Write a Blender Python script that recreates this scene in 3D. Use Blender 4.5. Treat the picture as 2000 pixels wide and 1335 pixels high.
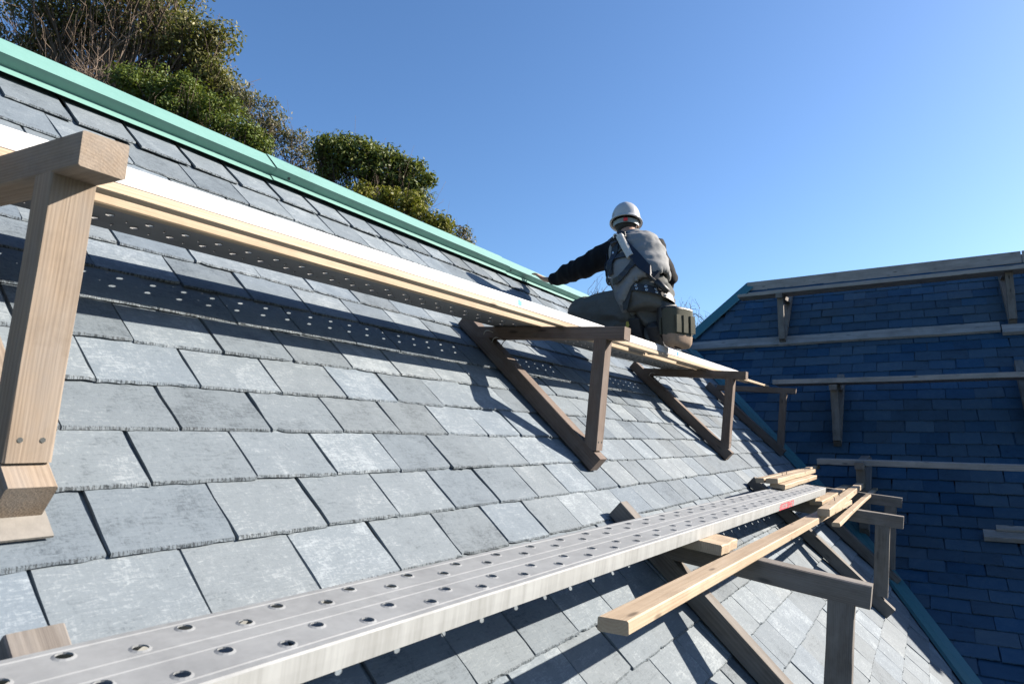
import bpy, bmesh, math, random
import numpy as np
from mathutils import Vector, Matrix, noise

# ------------------------------------------------------------------ set-up
for o in list(bpy.data.objects): bpy.data.objects.remove(o)
S = bpy.context.scene
COL = S.collection
rng = np.random.default_rng(7)
random.seed(7)

K = 1 / 1.2            # survey units -> metres
ZO = 7.0               # eye height above the ground, metres
TH = math.radians(44)  # pitch of the near roof
D = 1.2                # eye to roof plane, survey units
CT, ST = math.cos(TH), math.sin(TH)

# camera ------------------------------------------------------------
YAW, PIT, ROL = math.radians(31.6913), math.radians(8.2163), math.radians(0.72145)
F = np.array([math.cos(YAW)*math.cos(PIT), math.sin(YAW)*math.cos(PIT), math.sin(PIT)])
R0 = np.cross(F, [0, 0, 1]); R0 /= np.linalg.norm(R0); U0 = np.cross(R0, F)
R = math.cos(ROL)*R0 + math.sin(ROL)*U0
U = -math.sin(ROL)*R0 + math.cos(ROL)*U0
cam = bpy.data.cameras.new('camera'); camo = bpy.data.objects.new('camera', cam); COL.objects.link(camo)
M = Matrix(((R[0], U[0], -F[0], 0), (R[1], U[1], -F[1], 0), (R[2], U[2], -F[2], ZO), (0, 0, 0, 1)))
camo.matrix_world = M
cam.sensor_width = 36; cam.sensor_fit = 'HORIZONTAL'; cam.lens = 1306.82*36/2000
cam.clip_start = 0.05; cam.clip_end = 3000
cam.dof.use_dof = True; cam.dof.focus_distance = 3.4; cam.dof.aperture_fstop = 9
S.camera = camo

# sky and sun ---------------------------------------------------------
LDIR = np.array([0.615, -0.622, 0.462]); LDIR /= np.linalg.norm(LDIR)   # towards the sun
EL = math.asin(LDIR[2]); AZ = math.atan2(LDIR[0], LDIR[1])
w = bpy.data.worlds.new('World'); S.world = w; w.use_nodes = True
nt = w.node_tree; nt.nodes.clear()
out = nt.nodes.new('ShaderNodeOutputWorld'); bg = nt.nodes.new('ShaderNodeBackground')
sky = nt.nodes.new('ShaderNodeTexSky'); sky.sky_type = 'NISHITA'; sky.sun_disc = False
sky.sun_elevation = EL; sky.sun_rotation = AZ
sky.altitude = 0; sky.air_density = 1.0; sky.dust_density = 0.85; sky.ozone_density = 6.0
bg.inputs[1].default_value = 0.069
hs_ = nt.nodes.new('ShaderNodeHueSaturation'); hs_.inputs['Saturation'].default_value = 1.04
nt.links.new(sky.outputs[0], hs_.inputs['Color']); nt.links.new(hs_.outputs[0], bg.inputs[0]); nt.links.new(bg.outputs[0], out.inputs[0])
sun = bpy.data.lights.new('sun', 'SUN'); suno = bpy.data.objects.new('sun', sun); COL.objects.link(suno)
sun.energy = 5.0; sun.angle = math.radians(0.5); sun.color = (1.0, 0.90, 0.78)
suno.rotation_euler = Vector(LDIR).to_track_quat('Z', 'Y').to_euler(); suno.location = (20, -20, 30)
vs = S.view_settings; vs.view_transform = 'Standard'; vs.look = 'None'; vs.exposure = 1.6; vs.gamma = 1.0
vs.use_curve_mapping = False

# ------------------------------------------------------------------ materials
MATS = {}
def newmat(name):
    m = bpy.data.materials.new(name); m.use_nodes = True; n = m.node_tree; n.nodes.clear()
    o = n.nodes.new('ShaderNodeOutputMaterial'); b = n.nodes.new('ShaderNodeBsdfPrincipled')
    n.links.new(b.outputs[0], o.inputs[0]); MATS[name] = m
    return m, n, b
def nd(n, t, **kw):
    x = n.nodes.new(t)
    for k, v in kw.items():
        if k.startswith('i_'): x.inputs[k[2:]].default_value = v
        else: setattr(x, k, v)
    return x
def math_(n, op, a, b=None):
    x = n.nodes.new('ShaderNodeMath'); x.operation = op
    for i, v in enumerate((a, b)):
        if v is None: continue
        if isinstance(v, (int, float)): x.inputs[i].default_value = v
        else: n.links.new(v, x.inputs[i])
    return x.outputs[0]
def ramp(n, fac, stops):
    r = n.nodes.new('ShaderNodeValToRGB'); e = r.color_ramp.elements
    while len(e) < len(stops): e.new(0.5)
    for i, (p, c) in enumerate(stops):
        e[i].position = p; e[i].color = (*c, 1) if len(c) == 3 else c
    n.links.new(fac, r.inputs[0]); return r.outputs[0]
def mix(n, fac, a, b, mode='MIX'):
    x = n.nodes.new('ShaderNodeMix'); x.data_type = 'RGBA'; x.blend_type = mode
    for s, v in ((x.inputs[0], fac), (x.inputs[6], a), (x.inputs[7], b)):
        if isinstance(v, (int, float)): s.default_value = v
        elif isinstance(v, tuple): s.default_value = (*v, 1)
        else: n.links.new(v, s)
    return x.outputs[2]
def vmap(n, vec, scale, rot=(0, 0, 0), loc=None):
    x = n.nodes.new('ShaderNodeMapping'); x.inputs['Scale'].default_value = scale; x.inputs['Rotation'].default_value = rot
    n.links.new(vec, x.inputs['Vector'])
    if loc is not None: n.links.new(loc, x.inputs['Location'])
    return x.outputs[0]
def noise_(n, vec, scale, detail=4, rough=0.55, dist=0.0):
    x = n.nodes.new('ShaderNodeTexNoise'); x.inputs['Scale'].default_value = scale; x.inputs['Detail'].default_value = detail
    x.inputs['Roughness'].default_value = rough; x.inputs['Distortion'].default_value = dist
    n.links.new(vec, x.inputs['Vector']); return x.outputs['Fac']
def bump(n, b, h, strength, dist=0.01):
    x = n.nodes.new('ShaderNodeBump'); x.inputs['Strength'].default_value = strength; x.inputs['Distance'].default_value = dist
    n.links.new(h, x.inputs['Height']); n.links.new(x.outputs[0], b.inputs['Normal'])

def mat_slate(name, dark, mid, light, rough=0.55, spec=0.35):
    m, n, b = newmat(name)
    at = nd(n, 'ShaderNodeAttribute', attribute_name='lc')
    oi = nd(n, 'ShaderNodeObjectInfo'); ge = nd(n, 'ShaderNodeNewGeometry')
    r = math_(n, 'FRACT', math_(n, 'ADD', oi.outputs['Random'], ge.outputs['Random Per Island']))
    wn = nd(n, 'ShaderNodeTexWhiteNoise', noise_dimensions='1D'); n.links.new(r, wn.inputs['W'])
    off = nd(n, 'ShaderNodeVectorMath', operation='SCALE'); n.links.new(wn.outputs['Color'], off.inputs[0]); off.inputs['Scale'].default_value = 40
    p = nd(n, 'ShaderNodeVectorMath', operation='ADD'); n.links.new(at.outputs['Vector'], p.inputs[0]); n.links.new(off.outputs[0], p.inputs[1])
    pv = p.outputs[0]
    cloud = noise_(n, pv, 9, 5, 0.6, 0.6)
    fib = noise_(n, vmap(n, pv, (26, 120, 60), (0, 0, 0.55)), 1.0, 6, 0.68, 1.4)      # cleavage fibres
    fib2 = noise_(n, vmap(n, pv, (90, 30, 60), (0, 0, -0.2)), 1.6, 5, 0.7, 1.0)
    fine = noise_(n, pv, 150, 4, 0.7)
    f = math_(n, 'ADD', math_(n, 'MULTIPLY', cloud, 0.46), math_(n, 'ADD', math_(n, 'MULTIPLY', fib, 0.56), math_(n, 'ADD', math_(n, 'MULTIPLY', fib2, 0.36), math_(n, 'MULTIPLY', fine, 0.22))))
    f = math_(n, 'ADD', f, math_(n, 'MULTIPLY', math_(n, 'SUBTRACT', r, 0.5), 0.16))
    c = ramp(n, f, [(0.58, dark), (0.76, mid), (0.84, mid), (1.0, light)])
    # chipped, dressed lower edge
    sx = nd(n, 'ShaderNodeSeparateXYZ'); n.links.new(at.outputs['Vector'], sx.inputs[0])
    tk = noise_(n, vmap(n, pv, (260, 60, 0)), 1.0, 3, 0.7)
    edge = math_(n, 'MULTIPLY', math_(n, 'LESS_THAN', sx.outputs['Y'], 0.0058), math_(n, 'GREATER_THAN', tk, 0.52))
    c = mix(n, math_(n, 'MULTIPLY', edge, 0.75), c, tuple(x*0.25 for x in dark))
    # pale scratches
    vo = nd(n, 'ShaderNodeTexNoise'); vo.inputs['Scale'].default_value = 7; vo.inputs['Detail'].default_value = 3; vo.inputs['Distortion'].default_value = 2.5
    n.links.new(pv, vo.inputs['Vector'])
    vein = math_(n, 'ABSOLUTE', math_(n, 'SUBTRACT', vo.outputs['Fac'], 0.5))
    vm = ramp(n, vein, [(0.0, (0.22, 0.22, 0.22)), (0.009, (0, 0, 0))])
    c = mix(n, vm, c, light)
    # warm or cool tint slate by slate
    hv = nd(n, 'ShaderNodeHueSaturation'); n.links.new(c, hv.inputs['Color'])
    n.links.new(math_(n, 'ADD', 0.5, math_(n, 'MULTIPLY', math_(n, 'SUBTRACT', wn.outputs['Value'], 0.5), 0.012)), hv.inputs['Hue'])
    n.links.new(math_(n, 'ADD', 0.80, math_(n, 'MULTIPLY', wn.outputs['Value'], 0.35)), hv.inputs['Saturation'])
    n.links.new(math_(n, 'ADD', 0.90, math_(n, 'MULTIPLY', r, 0.20)), hv.inputs['Value'])
    n.links.new(hv.outputs[0], b.inputs['Base Color'])
    b.inputs['Roughness'].default_value = rough; b.inputs['Specular IOR Level'].default_value = spec
    h = math_(n, 'ADD', math_(n, 'MULTIPLY', fib, 0.8), math_(n, 'ADD', cloud, math_(n, 'MULTIPLY', fine, 0.25)))
    bump(n, b, h, 0.45, 0.004)
    return m

def mat_wood(name, dark, light, rings=60.0, rough=0.75, knots=True, weather=0.0):
    m, n, b = newmat(name)
    at = nd(n, 'ShaderNodeAttribute', attribute_name='lc'); v = at.outputs['Vector']
    wv = nd(n, 'ShaderNodeTexWave', wave_type='RINGS', rings_direction='X'); wv.inputs['Scale'].default_value = rings
    wv.inputs['Distortion'].default_value = 6.0; wv.inputs['Detail'].default_value = 2; wv.inputs['Detail Scale'].default_value = 0.6
    n.links.new(vmap(n, v, (0.06, 1, 1)), wv.inputs['Vector'])
    g = noise_(n, vmap(n, v, (5, 220, 220)), 1.0, 5, 0.6)
    big = noise_(n, vmap(n, v, (2.5, 14, 14)), 1.0, 4, 0.6)
    f = math_(n, 'ADD', math_(n, 'MULTIPLY', wv.outputs['Fac'], 0.09), math_(n, 'ADD', math_(n, 'MULTIPLY', g, 0.35), math_(n, 'MULTIPLY', big, 0.45)))
    c = ramp(n, f, [(0.28, dark), (0.60, light)])
    if knots:
        vor = nd(n, 'ShaderNodeTexVoronoi'); vor.inputs['Scale'].default_value = 1.0
        n.links.new(vmap(n, v, (4.5, 16, 16)), vor.inputs['Vector'])
        kd = ramp(n, vor.outputs['Distance'], [(0.07, (0.85, 0.85, 0.85)), (0.16, (0, 0, 0))])
        c = mix(n, kd, c, tuple(x*0.35 for x in dark))
    if weather:
        wn = noise_(n, vmap(n, v, (3, 9, 9)), 2.0, 5, 0.65)
        c = mix(n, ramp(n, wn, [(0.40, (0, 0, 0)), (0.72, (weather,)*3)]), c, (0.17, 0.163, 0.157))
    st = noise_(n, v, 5.0, 5, 0.7)
    c = mix(n, ramp(n, st, [(0.30, (0.35,)*3), (0.50, (0, 0, 0))]), c, tuple(x*0.55 for x in dark))
    n.links.new(c, b.inputs['Base Color']); b.inputs['Roughness'].default_value = rough
    b.inputs['Specular IOR Level'].default_value = 0.25
    bump(n, b, math_(n, 'ADD', g, math_(n, 'MULTIPLY', wv.outputs['Fac'], 0.15)), 0.5, 0.0015)
    return m

def mat_metal(name, col, rough, metallic=0.0, stain=(0.5, 0.5, 0.5), sc=14, amt=0.5, stretch=(1, 1, 1), spec=0.5):
    m, n, b = newmat(name)
    at = nd(n, 'ShaderNodeAttribute', attribute_name='lc'); v = vmap(n, at.outputs['Vector'], stretch)
    a1 = noise_(n, v, sc, 6, 0.65, 0.3); a2 = noise_(n, v, sc*7, 4, 0.6)
    f = math_(n, 'ADD', math_(n, 'MULTIPLY', a1, 0.7), math_(n, 'MULTIPLY', a2, 0.3))
    c = mix(n, ramp(n, f, [(0.42, (0, 0, 0)), (0.68, (amt,)*3)]), col, stain)
    n.links.new(c, b.inputs['Base Color']); b.inputs['Metallic'].default_value = metallic
    n.links.new(math_(n, 'ADD', rough-0.08, math_(n, 'MULTIPLY', a1, 0.2)), b.inputs['Roughness'])
    b.inputs['Specular IOR Level'].default_value = spec
    bump(n, b, f, 0.12, 0.002)
    return m

def mat_plain(name, col, rough=0.7, spec=0.4, sc=60, var=0.25, metallic=0.0, bstr=0.2, coat=0.0):
    m, n, b = newmat(name)
    tc = nd(n, 'ShaderNodeTexCoord')
    f = noise_(n, tc.outputs['Object'], sc, 5, 0.6)
    c = mix(n, f, tuple(x*(1-var) for x in col), tuple(min(1, x*(1+var)) for x in col))
    n.links.new(c, b.inputs['Base Color']); b.inputs['Roughness'].default_value = rough; b.inputs['Metallic'].default_value = metallic
    b.inputs['Specular IOR Level'].default_value = spec; b.inputs['Coat Weight'].default_value = coat
    bump(n, b, f, bstr, 0.003)
    return m

def mat_leaf(name, c1, c2, c3, rough=0.42):
    m, n, b = newmat(name)
    ge = nd(n, 'ShaderNodeNewGeometry')
    c = ramp(n, ge.outputs['Random Per Island'], [(0.0, c1), (0.55, c2), (0.93, c2), (1.0, c3)])
    n.links.new(c, b.inputs['Base Color']); b.inputs['Roughness'].default_value = 0.58; b.inputs['Specular IOR Level'].default_value = 0.3
    t = nd(n, 'ShaderNodeBsdfTranslucent'); n.links.new(mix(n, 0.5, c, (0.20, 0.24, 0.02)), t.inputs['Color'])
    ms = nd(n, 'ShaderNodeMixShader'); ms.inputs[0].default_value = 0.22
    n.links.new(b.outputs[0], ms.inputs[1]); n.links.new(t.outputs[0], ms.inputs[2])
    n.links.new(ms.outputs[0], [x for x in n.nodes if x.type == 'OUTPUT_MATERIAL'][0].inputs[0])
    return m

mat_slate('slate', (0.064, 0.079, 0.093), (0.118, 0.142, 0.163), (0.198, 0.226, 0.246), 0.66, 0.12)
mat_slate('slate_shaded', (0.013, 0.036, 0.066), (0.025, 0.062, 0.104), (0.046, 0.084, 0.12), 0.6, 0.2)  # same slate, with the far roof's shade put into a darker, bluer colour
mat_plain('underlay', (0.02, 0.02, 0.022), 0.9, 0.2)
mat_wood('wood_bracket', (0.142, 0.108, 0.079), (0.250, 0.200, 0.152), 55, 0.8, True, 0.45)
mat_wood('wood_brown_shaded', (0.070, 0.048, 0.037), (0.140, 0.104, 0.084), 55, 0.8, True, 0.35)  # bracket wood again, darkened: shade on the near faces is in the colour
mat_wood('wood_grey', (0.074, 0.065, 0.059), (0.161, 0.146, 0.130), 60, 0.85, True, 0.8)
mat_wood('wood_new', (0.270, 0.198, 0.130), (0.385, 0.310, 0.224), 45, 0.6, True, 0.0)
mat_wood('wood_board', (0.170, 0.160, 0.150), (0.330, 0.315, 0.300), 60, 0.8, True, 0.4)
mat_metal('steel', (0.205, 0.216, 0.224), 0.62, 0.05, (0.135, 0.143, 0.150), 7, 0.8, (1, 1, 1), 0.3)
mat_metal('steel_side', (0.300, 0.312, 0.312), 0.55, 0.1, (0.165, 0.170, 0.165), 5, 0.9, (3.0, 1, 0.25))
mat_metal('steel_dark', (0.168, 0.168, 0.171), 0.6, 0.1, (0.119, 0.119, 0.119), 8, 0.4)
mat_metal('alu', (0.496, 0.500, 0.504), 0.42, 0.05, (0.360, 0.360, 0.368), 9, 0.45, (0.6, 1, 1))
mat_metal('copper_green', (0.128, 0.254, 0.226), 0.48, 0.0, (0.098, 0.210, 0.184), 3.5, 0.8, (1, 1, 1))
mat_metal('valley_green', (0.026, 0.120, 0.140), 0.45, 0.0, (0.022, 0.105, 0.138), 4, 0.5)
mat_plain('screw', (0.03, 0.035, 0.035), 0.4, 0.5)
mat_plain('red_paint', (0.62, 0.07, 0.10), 0.7, 0.3, 260, 0.6)
mat_plain('blue_paint', (0.02, 0.25, 0.62), 0.5)
mat_plain('pad', (0.165, 0.155, 0.140), 0.8)
mat_plain('wire', (0.35, 0.33, 0.30), 0.45, 0.6)
mat_plain('ground', (0.10, 0.11, 0.07), 0.95, 0.1, 2, 0.4)
mat_plain('hill', (0.07, 0.075, 0.04), 0.95, 0.1, 3, 0.5)
mat_plain('plaster', (0.55, 0.52, 0.46), 0.9, 0.1, 8, 0.08)
mat_plain('bark', (0.085, 0.065, 0.05), 0.9, 0.15, 25, 0.4)
mat_plain('bark_pale', (0.15, 0.115, 0.09), 0.85, 0.2, 25, 0.35)
mat_leaf('leaf_olive', (0.045, 0.055, 0.014), (0.120, 0.115, 0.035), (0.30, 0.27, 0.15))
mat_leaf('leaf_green', (0.028, 0.055, 0.008), (0.085, 0.120, 0.016), (0.19, 0.21, 0.05))
mat_leaf('leaf_dark', (0.030, 0.055, 0.014), (0.100, 0.125, 0.024), (0.22, 0.21, 0.07))
mat_leaf('leaf_yellow', (0.066, 0.077, 0.009), (0.154, 0.149, 0.018), (0.286, 0.264, 0.066))
mat_leaf('leaf_grey', (0.055, 0.057, 0.028), (0.132, 0.121, 0.072), (0.363, 0.308, 0.220))
mat_plain('skin', (0.315, 0.180, 0.128), 0.55, 0.4, 40, 0.12)
mat_plain('hair', (0.015, 0.012, 0.01), 0.6)
mat_plain('jacket', (0.006, 0.0065, 0.009), 0.85, 0.15, 80, 0.3)
mat_plain('vest', (0.185, 0.190, 0.192), 0.85, 0.2, 90, 0.15)
mat_plain('trousers', (0.098, 0.100, 0.095), 0.9, 0.15, 90, 0.15)
mat_plain('strap', (0.010, 0.016, 0.030), 0.6, 0.3, 200, 0.3)
mat_plain('leather', (0.018, 0.017, 0.017), 0.5, 0.5)
mat_plain('boot', (0.022, 0.022, 0.024), 0.6, 0.4)
mat_plain('boot_trim', (0.36, 0.31, 0.05), 0.6, 0.4)
mat_plain('helmet', (0.346, 0.353, 0.360), 0.22, 0.6, 9, 0.05, 0.0, 0.02, 0.4)
mat_plain('helmet_band', (0.20, 0.23, 0.23), 0.5)
mat_plain('buckle', (0.55, 0.55, 0.55), 0.3, 0.6, 60, 0.1, 0.85)
mat_plain('absorber', (0.406, 0.399, 0.378), 0.5, 0.4)
mat_plain('bag_cloth', (0.072, 0.072, 0.054), 0.85, 0.2, 150, 0.2)
mat_plain('bag_tan', (0.240, 0.174, 0.126), 0.8, 0.3, 60, 0.25)
mat_plain('red_plastic', (0.6, 0.03, 0.04), 0.4)

# ------------------------------------------------------------------ mesh helpers
BASE = {}
def raw_mesh(name, v, f, lc=None, smooth=False, m=None):
    me = bpy.data.meshes.new(name)
    me.from_pydata([tuple(map(float, p)) for p in v], [], [tuple(map(int, q)) for q in f])
    if lc is not None:
        a = me.attributes.new('lc', 'FLOAT_VECTOR', 'POINT'); a.data.foreach_set('vector', np.asarray(lc, dtype=np.float32).ravel())
    if smooth: me.polygons.foreach_set('use_smooth', [True]*len(me.polygons))
    if m: me.materials.append(MATS[m])
    me.update(); return me
def link(o, parent=None):
    COL.objects.link(o)
    if parent is not None: o.parent = parent; BASE[o] = BASE[parent]
    return o
def tag(o, label=None, cat=None, group=None, kind=None):
    for k, x in (('label', label), ('category', cat), ('group', group), ('kind', kind)):
        if x: o[k] = x
    return o
def empty(name, p, label, cat, group=None):
    """p in survey units: the base of the thing"""
    o = bpy.data.objects.new(name, None); COL.objects.link(o); o.empty_display_size = 0.1
    b = np.array([p[0]*K, p[1]*K, p[2]*K + ZO]); o.location = b; BASE[o] = b
    return tag(o, label, cat, group)
def mk(name, v, f, mat, parent=None, lc=None, smooth=False):
    """v in survey units (world); stored relative to the thing's base"""
    v = np.asarray(v, float)*K; v[:, 2] += ZO
    if parent is None: b = np.array([v[:, 0].mean(), v[:, 1].mean(), v[:, 2].min()])
    else: b = BASE[parent]
    if lc is None: lc = v - b
    o = bpy.data.objects.new(name, raw_mesh(name, v - b, f, lc, smooth, mat))
    if parent is None: o.location = b; COL.objects.link(o); BASE[o] = b
    else: link(o, parent)
    return o
def RA(u, v, h):                     # roof coordinates -> survey world
    return np.array([u, v*CT - (h-D)*ST, v*ST + (h-D)*CT])
def norm(a): a = np.asarray(a, float); return a/np.linalg.norm(a)
def beam_geo(p0, p1, w, h, up=(0, 0, 1), ch=0.006, seg=3, wob=0.0015, cup=0):
    p0 = np.asarray(p0, float); p1 = np.asarray(p1, float); x = norm(p1-p0)
    s = norm(np.cross(up, x)); t = np.cross(x, s); L = np.linalg.norm(p1-p0)
    a, b = w/2, h/2
    sec = [(-a+ch, -b), (a-ch, -b), (a, -b+ch), (a, b-ch), (a-ch, b), (-a+ch, b), (-a, b-ch), (-a, -b+ch)]
    V = []; LC = []; off = rng.uniform(-5, 5, 3); cx = rng.uniform(-.12, .12, 2)
    for i in range(seg+1):
        k = i/seg; c = p0 + (p1-p0)*k
        d = rng.normal(0, wob, 2) if 0 < i < seg else (0, 0)
        for q, (e, g) in enumerate(sec):
            je, jg = rng.normal(0, 0.0008, 2)
            V.append(c + s*(e+d[0]+je) + t*(g+d[1]+jg)); LC.append((k*L*K + off[0]*3, e*K + cx[0], g*K + cx[1]))
    Fc = []
    for i in range(seg):
        for q in range(8):
            r = (q+1) % 8; Fc.append((i*8+q, i*8+r, (i+1)*8+r, (i+1)*8+q))
    Fc.append(tuple(range(7, -1, -1))); Fc.append(tuple(range(seg*8, seg*8+8)))
    return np.array(V), Fc, np.array(LC)
def beam(name, p0, p1, w, h, mat, parent=None, up=(0, 0, 1), ch=0.0035, seg=3, wob=0.0006):
    V, Fc, LC = beam_geo(p0, p1, w, h, up, ch, seg, wob)
    return mk(name, V, Fc, mat, parent, LC)
def tube_geo(pts, rad, sides=6, cap=True):
    pts = np.asarray(pts, float); n = len(pts); rad = np.broadcast_to(rad, (n,)) if np.ndim(rad) else np.full(n, rad)
    V = []; prev = None
    for i in range(n):
        t = norm(pts[min(i+1, n-1)] - pts[max(i-1, 0)])
        a = np.cross(t, [0, 0, 1]) if abs(t[2]) < .9 else np.cross(t, [1, 0, 0])
        if prev is not None: a = prev - t*np.dot(prev, t)
        a = norm(a); prev = a; b = np.cross(t, a)
        for k in range(sides):
            th = 2*math.pi*k/sides; V.append(pts[i] + rad[i]*(math.cos(th)*a + math.sin(th)*b))
    Fc = []
    for i in range(n-1):
        for k in range(sides):
            r = (k+1) % sides; Fc.append((i*sides+k, i*sides+r, (i+1)*sides+r, (i+1)*sides+k))
    if cap: Fc.append(tuple(range(sides-1, -1, -1))); Fc.append(tuple(range((n-1)*sides, n*sides)))
    return V, Fc
class Geo:
    def __init__(s): s.v = []; s.f = []; s.lc = []
    def add(s, v, f, lc=None):
        b = len(s.v); s.v += [tuple(p) for p in v]; s.f += [tuple(i+b for i in q) for q in f]
        s.lc += [tuple(p) for p in (lc if lc is not None else np.asarray(v)*K)]
    def build(s, name, mat, parent=None, smooth=False): return mk(name, s.v, s.f, mat, parent, np.array(s.lc), smooth)

# ------------------------------------------------------------------ the ground
def ground():
    v = []; f = []
    N = 60; ext = 700
    o = mk('ground', [(-ext, -ext, -8.4), (ext, -ext, -8.4), (ext, ext, -8.4), (-ext, ext, -8.4)], [(0, 1, 2, 3)], 'ground')
    tag(o, kind='structure')
    for i in range(N+1):
        for j in range(N+1):
            x = -60 + 140*i/N; y = 6 + 90*j/N
            z = -8.36 + 9.3*(1-math.exp(-max(0, y-8)/7.0)) + 0.7*noise.noise(Vector((x*.12, y*.12, 0)))*min(1, max(0, (y-8)/4))
            v.append((x, y, z - (0.2 if j == 0 else 0)))
    for i in range(N):
        for j in range(N):
            a = i*(N+1)+j; f.append((a, a+N+1, a+N+2, a+1))
    tag(mk('hillside', v, f, 'hill', smooth=True), kind='structure')
ground()
def hill_z(x, y): return -8.36 + 9.3*(1-math.exp(-max(0, y-8)/7.0))

# ------------------------------------------------------------------ slates
EXPO, SW = 0.1914, 0.3045        # exposed length and pitch, survey units
ST_T = 0.0105                    # slate thickness, survey units
def slate_mesh(i, wid):
    r = np.random.default_rng(100+i); W2 = wid/2; L = 0.43; ring = []
    nb = 13; skew = r.normal(0, .0018); tilt = r.normal(0, .003); chip = r.random() < .45
    cx = r.choice([-1, 1])*W2*r.uniform(.75, 1.0)
    for k in range(nb+1):
        x = -W2 + wid*k/nb; d = r.normal(0, .0013) + skew*(k/nb-.5)*2
        if chip: d += .009*max(0, 1-abs(x-cx)/.03)
        ring.append((x, d, 'b'))
    for k in range(1, 6): ring.append((W2 + r.normal(0, .0020)*(k < 5) + tilt*k/5, L*(k/5)**1.25, 's'))
    for k in range(5, 0, -1): ring.append((-W2 + r.normal(0, .0020)*(k < 5) + tilt*k/5, L*(k/5)**1.25, 's'))
    n = len(ring); top = []; mid = []; bot = []
    for (x, y, c) in ring:
        if c == 'b':
            bev = abs(r.normal(.0045, .0012)); zz = -ST_T*r.uniform(.45, .7)
            top.append((x*.992, y + bev, 0)); mid.append((x, y, zz)); bot.append((x*.985, y + .007, -ST_T*1.25))
        else:
            bev = abs(r.normal(.0014, .001)); top.append((x - math.copysign(bev, x), max(y, .005), 0)); mid.append((x, y, -ST_T*.6)); bot.append((x - math.copysign(.003, x), y, -ST_T*1.05))
    v = np.array(top + mid + bot)
    f = [tuple(range(n))] + [(o+k, o+n+k, o+n+(k+1) % n, o+(k+1) % n) for o in (0, n) for k in range(n)]
    return v, f
NV = 16
SL_A = [slate_mesh(i, SW-(.003, .004, .005, .0085)[i % 4]) for i in range(NV)]
SL_TOP = [slate_mesh(50+i, SW*.93-0.026) for i in range(5)]
def place_slates(root, items, matname, keep=300):
    """items: (variant list, index, origin, x axis, y axis, z axis)"""
    meshes = {}
    def area(it):
        lst, i, o, x, y, z = it; q = []
        for a, b in ((-.15, 0), (.15, 0), (.15, EXPO), (-.15, EXPO)):
            p = o + x*a + y*b; d = p @ F
            if d < .05: return 0
            q.append((1000 + 1306.82*(p @ R)/d, 667.5 - 1306.82*(p @ U)/d))
        xs = [min(2000, max(0, a[0])) for a in q]; ys = [min(1335, max(0, a[1])) for a in q]
        return abs(sum(xs[i]*ys[(i+1) % 4] - xs[(i+1) % 4]*ys[i] for i in range(4)))/2
    ar = [area(i) for i in items]; order = np.argsort(ar)[::-1]; g = Geo()
    b0 = BASE[root]
    for rank, idx in enumerate(order):
        lst, i, o, x, y, z = items[idx]; v, f = lst[i]
        if rank < keep and ar[idx] > 0:
            key = (id(lst), i)
            if key not in meshes: meshes[key] = raw_mesh('slate', v*K, f, v*K, False, matname)
            ob = bpy.data.objects.new('slate', meshes[key])
            m = Matrix.Identity(4)
            for c, a in enumerate((x, y, z)):
                for r_ in range(3): m[r_][c] = a[r_]
            w_ = o*K; m[0][3], m[1][3], m[2][3] = w_[0]-b0[0], w_[1]-b0[1], w_[2]+ZO-b0[2]
            COL.objects.link(ob); ob.parent = root; ob.matrix_local = m
        else:
            g.add(o + v[:, :1]*x + v[:, 1:2]*y + v[:, 2:]*z, f, v*K)
    if g.v:
        r = g.build('far_slates', matname, root); r['kind'] = 'stuff'
def jitter_frame(x, y, z, s=1.0):
    a, b, c = rng.normal(0, .0055*s), rng.normal(0, .009*s), rng.normal(0, .006*s)   # in plane, about y, about x
    x2 = norm(x + y*a + z*b); y2 = norm(y - x*a + z*c); z2 = norm(np.cross(x2, y2)); y2 = np.cross(z2, x2)
    return x2, y2, z2

# profile of the far roof (u, z), ridge first
PROF = np.array([(12.09, 2.78), (11.6, 2.26), (11.06, 1.69), (10.41, 1.01), (9.51, .08), (9.29, -.17), (8.95, -.5), (8.55, -.76), (8.15, -1.0), (7.68, -1.22), (7.2, -1.44), (6.87, -1.59), (6.0, -1.97), (5.2, -2.31), (3.6, -2.98)])
_t = np.r_[0, np.cumsum(np.linalg.norm(np.diff(PROF, axis=0), axis=1))]
_s = np.linspace(0, _t[-1], 400); _pu = np.interp(_s, _t, PROF[:, 0]); _pz = np.interp(_s, _t, PROF[:, 1])
ker = np.ones(31)/31
_pu = np.convolve(np.pad(_pu, 15, mode='reflect', reflect_type='odd'), ker, 'valid'); _pz = np.convolve(np.pad(_pz, 15, mode='reflect', reflect_type='odd'), ker, 'valid')
_s = np.r_[0, np.cumsum(np.hypot(np.diff(_pu), np.diff(_pz)))]
def uB(z): return float(np.interp(z, _pz[::-1], _pu[::-1]))
def pB(s): return np.array([np.interp(s, _s, _pu), np.interp(s, _s, _pz)])
def sB(z): return float(np.interp(-z, -_pz, _s))
def tB(s): a, b = pB(s-.08), pB(s+.08); d = norm(a-b); return d          # pointing up slope (u, z)
RIDGE_V = 3.60
def yA(z): return (CT*z + D)/ST           # y on the near roof plane at height z
def u_valley(v): return uB(v*ST - D*CT)
def y_hip(z): return 3.32 - (z-1.67)*0.78

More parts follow.
